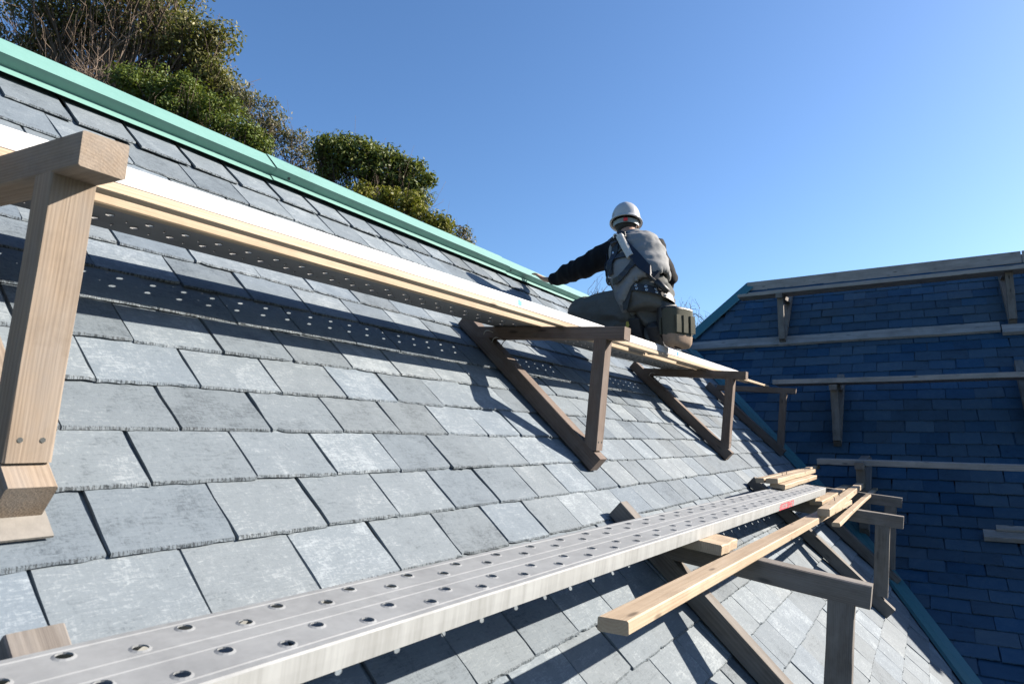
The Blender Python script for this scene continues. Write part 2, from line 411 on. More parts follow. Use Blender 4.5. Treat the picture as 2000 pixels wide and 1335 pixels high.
def roof_near():
    root = empty('slate_roof', (4, 0, -3), 'sunlit grey slate roof slope filling the foreground under the green ridge cap', 'roof')
    x = np.array([1., 0, 0]); vd = np.array([0, CT, ST]); n = np.array([0, -ST, CT])
    tl = ST_T/EXPO; y = norm(vd - n*tl); z = np.cross(x, y)
    items = []
    for k in range(-16, 13):
        v = 0.880 + EXPO*k
        if k == 12: v = 3.215
        base = 0.797 if k % 2 == 0 else 0.945
        drift = rng.normal(0, .004); wav = rng.uniform(0, 6.28)
        for j in range(-6, 40):
            u = base + SW*(j+.5) + drift
            if k == 12: u = 0.80 + SW*(j+.5)*0.93
            if u > u_valley(v+.05) + .22: continue
            vv = v + rng.normal(0, .0012) + .003*math.sin(u*1.3+wav)
            xx, yy, zz = jitter_frame(x, y, z)
            o = RA(u + rng.normal(0, .0012), vv, rng.normal(.0005, .0012) + (0.006 if k == 12 else 0))
            lst = SL_TOP if k == 12 else SL_A
            items.append((lst, int(rng.integers(len(lst))), o, xx, yy, zz))
    place_slates(root, items, 'slate')
    # deck under the slates, back slope and gable wall
    vs_ = np.linspace(-2.3, RIDGE_V, 40); V = []; Fc = []
    for a in vs_: V += [RA(-1.3, a, -.032), RA(u_valley(a)+.02, a, -.032)]
    for i in range(len(vs_)-1): Fc.append((2*i, 2*i+1, 2*i+3, 2*i+2))
    mk('roof_deck', V, Fc, 'underlay', root)
    ap = RA(0, RIDGE_V, -.032); yb = 7.4
    V = [(-1.3, ap[1], ap[2]), (11.2, ap[1], ap[2]), (11.2, yb, ap[2]-(yb-ap[1])*.95), (-1.3, yb, ap[2]-(yb-ap[1])*.95)]
    mk('back_slope', V, [(0, 1, 2, 3)], 'slate_shaded', root)
    e = RA(0, -2.2, -.05)
    V = [(-1.25, e[1]+.25, -8.4), (5.2, e[1]+.25, -8.4), (5.2, e[1]+.25, e[2]+.1), (-1.25, e[1]+.25, e[2]+.1),
         (-1.25, 7.2, -8.4), (5.2, 7.2, -8.4), (5.2, 7.2, -1.9), (-1.25, 7.2, -1.9), (-1.25, ap[1], ap[2]-.05), (5.2, ap[1], ap[2]-.05)]
    mk('wall', V, [(0, 1, 2, 3), (4, 5, 6, 7), (0, 3, 8, 7, 4)], 'plaster', root)
    # ridge cap in lapped lengths
    prof = [(3.418, .024), (3.474, .030), (3.453, .092), (3.605, .100)]
    joints = [-1.3, 2.53, 5.16, 7.78, 10.4, 11.25]
    for i in range(5):
        a, b = joints[i], joints[i+1] + (.05 if i < 4 else 0); V = []; g = .006*(i % 2); us = np.linspace(a, b, 14)
        P = [(v_, h_+g) for v_, h_ in prof]
        for uu in us:
            wv = rng.normal(0, .0006, len(P))
            row = [RA(uu, v_-g*.6, h_+w_) for (v_, h_), w_ in zip(P, wv)]
            c = row[-1]; bk = [np.array([p[0], 2*c[1]-p[1], p[2]]) for p in row[:-1]][::-1]
            V += row + bk
        m = 2*len(P)-1; Fc = [(r*m+q, (r+1)*m+q, (r+1)*m+q+1, r*m+q+1) for r in range(len(us)-1) for q in range(m-1)]
        cap = mk('ridge_cap', V, Fc, 'copper_green', root)
        if i < 4:
            for du in (.12,):
                c = RA(joints[i+1]+du, 3.470, .058); g2 = Geo()
                V2, F2 = tube_geo([c, c + np.array([0, -.012*CT, -.012*ST])], .009, 8); g2.add(V2, F2); g2.build('screw', 'screw', cap)
    # valley flashing
    V = []; Fc = []
    zs = np.linspace(1.62, -2.6, 60)
    for zz in zs:
        u0 = uB(zz); y0 = yA(zz); up = tB(sB(zz))
        c = np.array([u0, y0, zz])
        nB = np.array([-up[1], 0, up[0]]); nA = n
        # along A away from valley: -x ; along B away: -y
        V += [c + np.array([-.20, 0, 0]) + nA*.006, c + np.array([-.185, 0, 0]) + nA*.030, c + np.array([-.02, -.02, 0]) + .5*(nA+nB)*.045,
              c + np.array([0, -.10, 0]) + nB*.034, c + np.array([0, -.115, 0]) + nB*.004]
    for i in range(len(zs)-1):
        for q in range(4): Fc.append((i*5+q, (i+1)*5+q, (i+1)*5+q+1, i*5+q+1))
    mk('valley_flashing', V, Fc, 'valley_green', root, smooth=False)
    return root
ROOF_A = roof_near()

def roof_far():
    root = empty('slate_roof', (9, 0, -3), 'shaded blue slate roof behind, meeting the sunlit slope at the valley', 'roof')
    items = []; s14 = sB(-.52)
    for k in range(-6, 46):
        pass
    k = 14
    ks = [14-int(s14/EXPO)+i for i in range(0, 48)]
    for k in ks:
        s = s14 + (k-14)*EXPO
        if s < .30 or s > _s[-1]-.5: continue
        (u, z) = pB(s); up = tB(s); vd = np.array([up[0], 0, up[1]]); n = np.array([-up[1], 0, up[0]]); x = np.array([0., -1, 0])
        yv = norm(vd - n*ST_T/EXPO); zv = np.cross(x, yv)
        base = .08 if k % 2 == 0 else .2325
        zm = z + .07
        ymax = yA(zm)+.25 if zm < 1.66 else y_hip(zm)-.13
        for j in range(-14, 20):
            y0 = base + SW*(j+.5)
            if y0 > ymax or y0 < -3.4: continue
            xx, yy, zz = jitter_frame(x, yv, zv, 1.3)
            p, q = rng.normal(0, .003, 2)
            o = np.array([u, y0+p, z]) + vd*q + n*rng.normal(.001, .0012)
            items.append((SL_A, int(rng.integers(NV)), o, xx, yy, zz))
    place_slates(root, items, 'slate_shaded')
    V = []; Fc = []
    ss = np.linspace(0, _s[-1], 70)
    for s in ss:
        u, z = pB(s); up = tB(max(.09, min(s, _s[-1]-.09))); n = np.array([-up[1], 0, up[0]])
        yl = yA(z) if z < 1.66 else y_hip(z)
        V += [np.array([u, yl, z]) - n*.032, np.array([u, -14.0, z]) - n*.032]
    for i in range(len(ss)-1): Fc.append((2*i, 2*i+1, 2*i+3, 2*i+2))
    mk('roof_deck', V, Fc, 'underlay', root)
    # back and hip slopes close the volume
    r0 = (12.09, y_hip(2.78), 2.76); r1 = (12.09, -14.0, 2.76)
    V = [r0, r1, (17.5, -14.0, -2.2), (17.5, 7.5, -2.2), (11.03, 3.34, 1.64), (11.03, 7.6, -2.2)]
    mk('back_slope', V, [(0, 1, 2, 3), (0, 3, 5, 4)], 'slate_shaded', root)
    V = [(5.0, -13.9, -8.4), (17.3, -13.9, -8.4), (17.3, -13.9, -2.3), (12.09, -13.9, 2.7), (8.2, -13.9, -1.05), (5.2, -13.9, -2.4), (17.3, 7.4, -8.4), (17.3, 7.4, -2.3), (5.2, 7.4, -8.4)]
    mk('wall', V, [(0, 1, 2, 3, 4, 5), (1, 6, 7, 2)], 'plaster', root)
    # hip cap
    a = np.array([11.0, 3.35, 1.66]); b = np.array([12.0, 2.55, 2.69]); d = norm(b-a)
    V = []; Fc = []
    for t in np.linspace(0, 1, 8):
        c = a + (b-a)*t
        V += [c + np.array([-.02, -.15, 0]) + [0, 0, .012], c + np.array([-.02, -.145, .034]), c + np.array([0, 0, .085]), c + np.array([.13, .05, .02])]
    for i in range(7):
        for q in range(3): Fc.append((i*4+q, (i+1)*4+q, (i+1)*4+q+1, i*4+q+1))
    mk('hip_cap', V, Fc, 'valley_green', root)
    return root
ROOF_B = roof_far()

# ------------------------------------------------------------------ roof brackets
def bracket_A(u0, ye, zt, slope, ah, v0, v1, post_y, post_b, post_w, label, mat, ytop, pad=False, group='timber roof brackets on the sunlit slope'):
    """triangular bracket: rafter on the slates, level arm, post; u0 is its near face"""
    r = empty('roof_bracket', RA(u0+.045, v0, 0), label, 'roof bracket', group)
    uc = u0+.045
    n = np.array([0, -ST, CT])
    beam('rafter', RA(uc, v0, .049), RA(uc, v1, .049), .090, .088, mat, r, up=n)
    beam('arm', (uc, ye, zt-ah/2), (uc, ytop, zt-ah/2+slope*(ytop-ye)), .0885, ah, mat, r)
    zb = zt - ah + slope*(post_y-ye)
    p_b = np.array([uc, post_b[0], post_b[1]]); p_t = np.array([uc, post_y, zb+.006])
    beam('post', p_b, p_t, post_w, .0865, mat, r, up=(1, 0, 0))
    if pad:
        c = [RA(uc-.055, v0-.055, .004), RA(uc+.055, v0-.055, .004), RA(uc+.055, v0+.10, .004), RA(uc-.055, v0+.10, .004)]
        g = Geo(); t = n*.006; v = c + [p+t for p in c]
        g.add(v, [(3, 2, 1, 0), (4, 5, 6, 7), (0, 1, 5, 4), (1, 2, 6, 5), (2, 3, 7, 6), (3, 0, 4, 7)]); g.build('protective_pad', 'pad', r)
    # nails
    for e in (-.02, .02):
        c = np.array([uc+e, post_b[0], post_b[1]]) + (p_t-p_b)*.07 + np.array([0, -post_w/2-.0005, 0])
        V2, F2 = tube_geo([c+[0, .006, 0], c-[0, .0012, 0]], .0055, 7); mk('nail', V2, F2, 'screw', r)
    return r
UPB = [(0.598, .577, 'pale timber roof bracket nearest the camera at the left edge', True), (3.32, .602, 'brown timber bracket carrying the plank just in front of the kneeling worker', False),
       (6.15, .619, 'brown timber bracket under the upper plank just beyond the kneeling worker', False), (8.80, .655, 'farthest brown timber bracket of the upper row, next to the green valley', False)]
for u0, zt, lab, pad in UPB:
    if pad: bracket_A(u0, 1.345, zt, .077, .072, .995, 2.25, 1.488, (1.556, -.055), .074, lab, 'wood_bracket', 2.30, pad)
    else: bracket_A(u0, 1.345, zt, .077, .070, 1.0, 2.25, 1.488, (1.552, -.055), .074, lab, 'wood_brown_shaded', 2.30)
LOB = [(0.53, .23, -.556, .14, 'timber bracket end showing behind the steel plank at the lower left corner'),
       (3.10, .232, -.562, .14, 'large grey timber bracket at the bottom right with post running out of frame'),
       (6.05, .20, -.556, .113, 'grey timber bracket of the lower row with its curled foot strip in the sun'),
       (7.40, .245, -.507, .10, 'lower timber bracket farthest away, standing right beside the green valley')]
for u0, ye, zt, sl, lab in LOB:
    bracket_A(u0, ye, zt, sl, .092, -.66, .72 if u0 > 1 else .690, .342, (.388, -1.165), .100, lab, 'wood_grey', 1.20)

def bracket_B(y0, zf, label):
    s = sB(zf); u, z = pB(s); up = tB(s); vd = np.array([up[0], 0, up[1]]); n = np.array([-up[1], 0, up[0]])
    ft = np.array([u, y0, z]); r = empty('roof_bracket', ft, label, 'roof bracket', 'timber roof brackets on the shaded roof')
    # rafter follows the slope by chord
    s2 = s - 1.27; u2, z2 = pB(max(s2, .02)); e = np.array([u2, y0, z2])
    d = norm(e-ft); nn = norm(np.cross([0, -1., 0], d)); nn = nn if nn[2] > 0 else -nn
    lift = .05 + max(0, max((np.array([*pB(s - t)[:1], 0, pB(s-t)[1]]) - np.array([ft[0], 0, ft[2]])) @ nn for t in np.linspace(0, 1.2, 9)))
    beam('rafter', ft + nn*lift, e + nn*lift, .09, .088, 'wood_grey', r, up=nn)
    ae = ft + np.array([-.21, 0, .735]); ab = ae + np.array([.95, 0, .06])
    # arm stops inside the rafter
    for t in np.linspace(.3, 1, 60):
        q = ae + (ab-ae)*t
        if (q-ft) @ nn < lift: ab = q; break
    beam('arm', ae, ab, .0885, .07, 'wood_grey', r)
    t_ = np.array([-.07, 0, .70]); beam('post', ft + np.array([-.005, 0, .0]) + nn*(lift+.06), ft + t_ + np.array([0, 0, .006]), .0865, .074, 'wood_grey', r, up=(1, 0, 0))
    return r
bracket_B(1.80, 1.48, 'upper left timber bracket on the shaded roof, close to its green hip')
bracket_B(-1.06, 1.565, 'upper right timber bracket on the shaded roof by the photo edge')
bracket_B(.966, -.05, 'middle timber bracket on the shaded roof under the long thin plank')
bracket_B(-1.02, .06, 'timber bracket on the shaded roof cut by the right edge below the thin plank')
bracket_B(.63, -.972, 'timber bracket on the shaded roof rising behind the stacked lower boards')

# boards on the shaded roof
def slope_board(name, s, y0, y1, wid, th, label, cat='board', dy=0, parent=None, mat='wood_board', lift=.006):
    u, z = pB(s); up = tB(s); vd = np.array([up[0], 0, up[1]]); n = np.array([-up[1], 0, up[0]])
    c = np.array([u, 0, z]) + n*(th/2+lift)
    o = beam(name, c + np.array([0, y0, 0]), c + np.array([0, y1, 0]) + vd*dy, wid, th, mat, parent, up=n, seg=6, wob=.002)
    return tag(o, label, cat, 'boards on the shaded roof')
tag(beam('ridge_board', (11.97, 2.53, 2.68), (11.97, -1.33, 2.715), .05, .175, 'wood_board', seg=5), 'long grey board standing along the ridge of the shaded roof', 'board', 'boards on the shaded roof')
tag(beam('ridge_board', (11.96, -1.345, 2.715), (11.96, -5.3, 2.73), .05, .175, 'wood_board', seg=3), 'second ridge board starting at the top right photo edge', 'board', 'boards on the shaded roof')
for i, (yy, zz, th_) in enumerate(((10.86, 2.275, .045), (10.93, 2.318, .035))):
    tag(beam('timber_board', (yy, 2.42-.14*i, zz), (yy, -3.2, zz+.03), .34-.1*i, th_, 'wood_board', seg=6), ('lower' if i == 0 else 'upper') + ' of the two thin boards on the brackets just under the shaded ridge', 'board', 'boards on the shaded roof')
slope_board('timber_board', sB(1.515), 3.22, -.915, .185, .045, 'long wide board across the shaded roof under the upper brackets', dy=.03)
slope_board('timber_board', sB(1.475), -.93, -3.2, .165, .06, 'wide board end overlapping at the right photo edge below the upper right bracket', lift=.008)
tag(beam('timber_board', (9.42, 1.68, .775), (9.42, -3.2, .765), .42, .06, 'wood_board', seg=6, wob=.003), 'long thin plank resting on the middle brackets of the shaded roof', 'board', 'boards on the shaded roof')
tag(beam('timber_board', (8.25, 1.05, -.205), (8.25, -3.2, -.235), .34, .062, 'wood_board', seg=6), 'lowest long plank on the shaded roof, starting above the stacked boards', 'board', 'boards on the shaded roof')
slope_board('timber_board', sB(-.91), -.41, -3.0, .13, .05, 'lower board of the short pair at the right edge of the shaded roof')
slope_board('timber_board', sB(-.875), -.52, -3.0, .07, .03, 'narrow board lying on top of the short pair at the right edge', lift=.058)

# ------------------------------------------------------------------ scaffold planks
def perf_band(g, P, L, y0, y1, r, pitch, off, lip, side=3):
    """P(x,y,z) -> survey point; a strip between y0 and y1 with one round hole per pitch"""
    n = int(round(L/pitch)); pitch = L/n; yc = (y0+y1)/2
    for i in range(n):
        xa, xb = i*pitch, (i+1)*pitch; c = xa + pitch*off; o = []
        for (p, q) in (((xa, y0), (xb, y0)), ((xb, y0), (xb, y1)), ((xb, y1), (xa, y1)), ((xa, y1), (xa, y0))):
            for k in range(side): t = k/side; o.append((p[0]+(q[0]-p[0])*t, p[1]+(q[1]-p[1])*t))
        m = len(o); ang = [2*math.pi*(k+.5)/m - math.pi*.75 - math.pi/m for k in range(m)]
        mid = [(c+math.cos(a)*r*1.4, yc+math.sin(a)*r*1.4) for a in ang]; inn = [(c+math.cos(a)*r, yc+math.sin(a)*r) for a in ang]
        V = [P(*q, 0) for q in o] + [P(*q, 0) for q in mid] + [P(*q, lip) for q in inn] + [P(q[0], q[1], lip-.003) for q in inn]
        lc = [(q[0]*K, q[1]*K, 0) for q in o+mid+inn+inn]
        g.add(V, [(lv*m+k, lv*m+(k+1) % m, (lv+1)*m+(k+1) % m, (lv+1)*m+k) for k in range(m) for lv in range(3)], lc)
def flat_band(g, P, L, pts, n=24):
    """strip along x following the (y,z) polyline"""
    V = []; lc = []; m = len(pts)
    for i in range(n+1):
        for (y, z) in pts: V.append(P(L*i/n, y, z)); lc.append((L*i/n*K, y*K, z*K))
    g.add(V, [(i*m+q, (i+1)*m+q, (i+1)*m+q+1, i*m+q+1) for i in range(n) for q in range(m-1)], lc)

def lower_plank():
    r = empty('steel_scaffold_plank', (3, .95, -.42), 'galvanised perforated steel scaffold plank running up from the bottom left corner', 'scaffold plank')
    yn = lambda u_: .957-.0300*u_; a = np.array([-.75, yn(-.75), -.362+.003*.75]); b = np.array([6.37, yn(6.37), -.362-.003*6.37])
    L = np.linalg.norm(b-a); x = norm(b-a); yv = norm(np.array([0, 1, .14])); yv = norm(yv - x*(yv @ x)); zv = np.cross(x, yv)
    P = lambda s, t, h: a + x*s + yv*t + zv*h
    W = .242; g = Geo(); q_ = W/.315
    rows = [(.030, .078, .28), (.078, .128, .78), (.190, .236, .28), (.236, .286, .78)]
    pt = .192; rr = .0128
    for (y0, y1, off) in rows: perf_band(g, P, L, y0*q_, y1*q_, rr, pt, off, .0022)
    d = g.build('deck', 'steel', r)
    g = Geo()
    sc = lambda l: [(y_*q_, z_) for y_, z_ in l]
    flat_band(g, P, L, sc([(0, -.004), (.004, 0), (.024, 0), (.027, .0015), (.030, 0)])); flat_band(g, P, L, sc([(.128, 0), (.131, .0012), (.136, .0012), (.139, 0), (.179, 0), (.182, .0012), (.187, .0012), (.190, 0)]))
    flat_band(g, P, L, [(.286*q_, 0), (.289*q_, .0015), (.292*q_, 0), (W-.004, 0), (W, -.004)]); g.build('rib', 'steel', d)
    g = Geo(); flat_band(g, P, L, [(.012, -.054), (0, -.054), (-.0005, -.03), (0, -.004)]); g.build('side_flange', 'steel_side', r)
    g = Geo(); flat_band(g, P, L, [(W, -.004), (W, -.054), (W-.012, -.054)]); g.build('side_flange', 'steel_side', r)
    g = Geo(); g.add([P(L, 0, -.052), P(L, W, -.052), P(L, W, -.002), P(L, 0, -.002), P(L-.01, 0, -.052), P(L-.01, W, -.052), P(L-.01, W, -.002), P(L-.01, 0, -.002)], [(0, 1, 2, 3), (7, 6, 5, 4), (3, 2, 6, 7), (0, 4, 5, 1)]); g.build('end_plate', 'steel_side', r)
    # worn red stencil on the near flange
    g = Geo(); st = np.random.default_rng(5); s0 = 5.32
    def rect(sa, sb, za, zb): g.add([P(sa, -.0022, za), P(sb, -.0022, za), P(sb, -.0022, zb), P(sa, -.0022, zb)], [(0, 1, 2, 3)])
    for i in range(9):
        c = s0 + i*.050
        for (xa, xb, za, zb) in ((0, .040, -.012, -.018), (0, .006, -.012, -.050), (.034, .040, -.016, -.05), (0, .04, -.030, -.035), (.016, .022, -.014, -.052), (0, .040, -.046, -.052)):
            if st.random() < .72: rect(c+xa, c+xb, za, zb)
    g.build('red_stencil', 'red_paint', r)
lower_plank()

def z_up(u, y): return .572 + .0085*u + .077*(y-1.343)
def upper_planks():
    # perforated steel plank close to the slates
    r = empty('steel_scaffold_plank', (3, 2.0, .65), 'dark perforated steel plank seen from below on the upper brackets, nearest the slates', 'scaffold plank')
    a = np.array([-1.2, 1.952, z_up(-1.2, 1.952)+.005]); b = np.array([7.2, 1.872, z_up(7.2, 1.872)+.005])
    L = np.linalg.norm(b-a); x = norm(b-a); yv = norm(np.array([0, 1, .077])); yv = norm(yv - x*(yv @ x)); zv = np.cross(x, yv); W = .285
    P = lambda s, t, h: a + x*s + yv*t + zv*h
    g = Geo()
    flat_band(g, P, L, [(0, 0), (.045, 0)]); perf_band(g, P, L, .045, .100, .0125, .1185, .5, .0005)
    n = int(round(L/.1185)); 
    perf_band(g, lambda s, t, h: P(s, t, h), L, .100, .118, .004, .1185, .08, .0, 2); flat_band(g, P, L, [(.118, 0), (.135, 0)])
    perf_band(g, P, L, .135, .190, .0125, .1185, .5, .0005); perf_band(g, P, L, .190, .208, .004, .1185, .08, .0, 2); flat_band(g, P, L, [(.208, 0), (W, 0)])
    g.build('deck', 'steel_dark', r)
    for y0, s in ((0, 1), (W, -1)):
        g = Geo(); flat_band(g, P, L, [(y0, 0), (y0, .044), (y0+s*.012, .044)]); g.build('side_flange', 'steel_dark', r)
    # new timbers and the aluminium edge rail in front of it
    def T(u0, u1, y0, y1, w_, h_, zoff, label, name='timber_batten', mat='wood_new', cat='timber'):
        p = np.array([u0, y0, z_up(u0, y0)+zoff+h_/2]); q = np.array([u1, y1, z_up(u1, y1)+zoff+h_/2])
        return tag(beam(name, p, q, w_, h_, mat, None, up=(0, -.077, 1), seg=8, wob=.0008, ch=.003), label, cat, 'timbers on the upper brackets')
    T(-1.2, 8.75, 1.785, 1.665, .050, .026, 0, 'front pale batten on the upper brackets, under the white metal rail')
    T(-1.2, 6.55, 1.925, 1.845, .045, .030, 0, 'second pale batten on the upper brackets, beside the dark perforated plank')
    T(5.62, 8.05, 1.775, 1.745, .055, .030, 0, 'short pale batten starting beyond the worker between the two long battens', mat='wood_new')
    p = np.array([-1.2, 1.785, z_up(-1.2, 1.785)+.0265]); q = np.array([7.35, 1.682, z_up(7.35, 1.682)+.0265])
    r = empty('aluminium_rail', p, 'white aluminium rail along the front of the upper plank', 'rail')
    V, Fc, LC = beam_geo(p+[0, 0, .027], q+[0, 0, .027], .046, .052, (0, -.077, 1), .004, 8, 0); mk('rail_bar', V, Fc, 'alu', r, LC)
    fr = lambda u: p + (q-p)*((u-p[0])/(q[0]-p[0])) + np.array([0, -.0236, .031])
    for uu, w_ in ((2.83, .035), (5.28, .03)):
        c = fr(uu); g = Geo(); g.add([c+[0, 0, -.018], c+[w_, 0, -.016], c+[w_, 0, .012], c+[w_*.6, 0, .004], c+[w_*.3, 0, .016], c+[0, 0, .010]], [(0, 1, 2, 3, 4, 5)]); g.build('blue_paint_mark', 'blue_paint', r)
upper_planks()

# boards piled on the lower brackets
def pile():
    def T(p, q, w_, h_, label, up=(0, 0, 1), mat='wood_new'):
        return tag(beam('timber_board', p, q, w_, h_, mat, None, up=up, seg=5, wob=.0015, ch=.004), label, 'timber', 'new timbers on the lower brackets')
    T((1.70, .730, -.479), (6.32, .612, -.484), .088, .037, 'long pale timber with chipped near end reaching out over the lower slates')
    T((4.72, .590, -.436), (8.35, .640, -.437), .072, .046, 'thick pale timber stacked on top of the long one')
    T((5.98, .800, -.480), (8.2, .770, -.462), .095, .032, 'thin pale board lying between the steel plank and the stacked timbers')
    T((4.72, .522, -.506), (8.4, .520, -.490), .048, .027, 'narrow pale batten on the outer side of the stacked timbers')
    T((5.34, 1.095, -.287), (8.35, 1.085, -.272), .060, .036, 'narrower top board of the pile at the far end of the steel plank')
    T((5.33, 1.006, -.287), (7.25, .999, -.276), .085, .036, 'wider top board of the pile at the far end of the steel plank')
    T((5.38, .977, -.325), (6.98, .968, -.317), .108, .036, 'lower board of the pile at the far end of the steel plank', up=(0, -.14, 1))
    T((2.98, .880, -.4475), (3.24, .876, -.4480), .205, .045, 'short pale block tucked under the steel plank on the big bracket', up=(0, -.14, 1))
    T((5.97, .880, -.448), (6.18, .876, -.449), .16, .045, 'packing block under the far end of the steel plank', up=(0, -.113, 1))
pile()

# ------------------------------------------------------------------ trees
def leaf_mesh(name, cents, rad, count, size, mat, parent, flat=.5, up=.25):
    r = rng; cents = np.asarray(cents); N = len(cents)*count
    c = np.repeat(cents, count, 0); rr = np.repeat(np.asarray(rad), count)
    d = r.normal(0, 1, (N, 3)); d /= np.linalg.norm(d, axis=1)[:, None]
    p = c + d*(rr*(r.random(N)**.45))[:, None]*np.array([1, 1, .8])
    nrm = d*.9 + r.normal(0, .65, (N, 3)) + np.array([0, 0, up]); nrm /= np.linalg.norm(nrm, axis=1)[:, None]
    t = np.cross(nrm, r.normal(0, 1, (N, 3))); t /= np.linalg.norm(t, axis=1)[:, None]; b = np.cross(nrm, t)
    s = size*r.uniform(.6, 1.25, N)[:, None]
    # diamond leaf folded along its midrib
    v0 = p - t*s*.5; v1 = p + b*s*.24 + nrm*s*.07 - t*s*.05; v2 = p + t*s*.55; v3 = p - b*s*.24 + nrm*s*.07 - t*s*.05
    V = np.stack([v0, v1, v2, v3], 1).reshape(-1, 3)*K; V[:, 2] += ZO; V -= BASE[parent]
    me = bpy.data.meshes.new(name); me.vertices.add(len(V)); me.vertices.foreach_set('co', V.astype(np.float32).ravel())
    i = np.arange(N)*4; tri = np.stack([i, i+1, i+2, i, i+2, i+3], 1).reshape(-1)
    me.loops.add(len(tri)); me.loops.foreach_set('vertex_index', tri.astype(np.int32))
    me.polygons.add(2*N); me.polygons.foreach_set('loop_start', (np.arange(2*N)*3).astype(np.int32)); me.polygons.foreach_set('loop_total', np.full(2*N, 3, np.int32))
    me.update(calc_edges=True); me.materials.append(MATS[mat])
    o = bpy.data.objects.new(name, me); link(o, parent); return o
def wiggle(a, b, n, amp):
    a = np.asarray(a, float); b = np.asarray(b, float); L = np.linalg.norm(b-a); k = np.linspace(0, 1, n)[:, None]
    p = a + (b-a)*k; w_ = rng.normal(0, amp*L, (n, 3)); w_ = np.cumsum(w_, 0); w_ -= w_[:1]; w_ -= w_[-1:]*k
    return p + w_
def tree(name, label, base, blobs, mat, leaves=45, size=.095, tiprad=.34, bark='bark', group='trees on the hillside behind the roof', limbs=6, cat='tree', tr=.16, twigs=2):
    """blobs: (centre, radii, tips)"""
    r = empty(name, base, label, cat, group); tips = []
    for c, rad, n in blobs:
        d = rng.normal(0, 1, (n, 3)); d /= np.linalg.norm(d, axis=1)[:, None]
        tips.append(np.asarray(c) + d*(rng.random((n, 1))**.38)*np.asarray(rad))
    tips = np.concatenate(tips); base = np.asarray(base, float)
    cen = tips.mean(0); fork = base + (cen-base)*.42 + rng.normal(0, .15, 3)
    g = Geo(); tp = wiggle(base, fork, 7, .03); V, Fc = tube_geo(tp, np.linspace(tr, tr*.72, 7), 9); g.add(V, Fc); g.build('trunk', bark, r, True)
    # limbs by crude k-means
    k = min(limbs, len(tips)); cc = tips[rng.choice(len(tips), k, False)]
    for _ in range(6):
        lab = np.argmin(((tips[:, None]-cc[None])**2).sum(2), 1)
        for i in range(k):
            if (lab == i).any(): cc[i] = tips[lab == i].mean(0)
    g = Geo()
    for i in range(k):
        tgt = fork + (cc[i]-fork)*.8; lp = wiggle(fork, tgt, 8, .05); V, Fc = tube_geo(lp, np.linspace(tr*.55, tr*.2, 8), 7); g.add(V, Fc)
        for tpnt in tips[lab == i]:
            st_ = lp[rng.integers(3, 8)]; bp = wiggle(st_, tpnt, 6, .06); V, Fc = tube_geo(bp, np.linspace(tr*.17, tr*.04, 6), 4); g.add(V, Fc)
            for _ in range(twigs):
                e = tpnt + rng.normal(0, tiprad*.8, 3); V, Fc = tube_geo(wiggle(bp[3], e, 4, .08), [tr*.05, tr*.04, tr*.03, tr*.02], 3); g.add(V, Fc)
    g.build('branches', bark, r, True)
    if leaves: leaf_mesh('crown', tips, np.full(len(tips), tiprad)*rng.uniform(.7, 1.3, len(tips)), leaves, size, mat, r)
    return r
tree('evergreen_tree', 'tallest olive evergreen tree with dark forked trunk at the top left', (9.06, 16.79, -1.76), [((7.22, 18.04, 10.75), (1.24, 1.24, 1.24), 34), ((8.19, 17.38, 10.95), (1.07, 1.07, 1.07), 30), ((8.38, 16.01, 11.30), (1.43, 1.43, 1.43), 36), ((8.77, 15.77, 9.88), (0.91, 0.91, 0.91), 30), ((8.99, 14.56, 9.48), (0.66, 0.66, 0.66), 26), ((9.19, 14.45, 8.73), (0.51, 0.51, 0.51), 20), ((9.19, 15.40, 8.73), (0.72, 0.72, 0.72), 22), ((7.12, 19.31, 10.26), (0.94, 0.94, 0.94), 22), ((8.13, 18.26, 10.19), (0.82, 0.82, 0.82), 20), ((9.44, 14.22, 8.11), (0.35, 0.35, 0.35), 9)], 'leaf_olive', 125, .112, .42, limbs=9, tr=.26)
tree('leafy_shrub', 'bright green leafy shrub rising over the green ridge cap', (8.31, 13.37, -3.43), [((7.45, 13.81, 7.33), (0.50, 0.50, 0.50), 26), ((7.82, 13.25, 7.17), (0.55, 0.55, 0.55), 30), ((7.30, 14.18, 7.54), (0.34, 0.34, 0.34), 12), ((8.10, 12.53, 6.70), (0.49, 0.49, 0.49), 26), ((8.38, 12.01, 6.29), (0.38, 0.38, 0.38), 20), ((7.84, 13.51, 6.83), (0.67, 0.67, 0.67), 30), ((7.21, 14.65, 7.75), (0.20, 0.20, 0.20), 6), ((8.61, 11.70, 6.08), (0.22, 0.22, 0.22), 8)], 'leaf_green', 120, .080, .25, limbs=8, tr=.12, cat='shrub')
tree('small_tree', 'small grey-green tree with pale leaves right of the bright shrub', (10.13, 13.19, -3.54), [((9.56, 13.18, 7.69), (0.43, 0.43, 0.43), 15), ((9.83, 12.84, 7.33), (0.34, 0.34, 0.34), 12), ((9.48, 13.59, 8.09), (0.27, 0.27, 0.27), 7), ((10.15, 12.45, 6.86), (0.37, 0.37, 0.37), 12), ((10.35, 12.21, 6.56), (0.31, 0.31, 0.31), 9), ((9.89, 13.17, 7.12), (0.43, 0.43, 0.43), 12)], 'leaf_grey', 60, .085, .27, limbs=6, tr=.10)
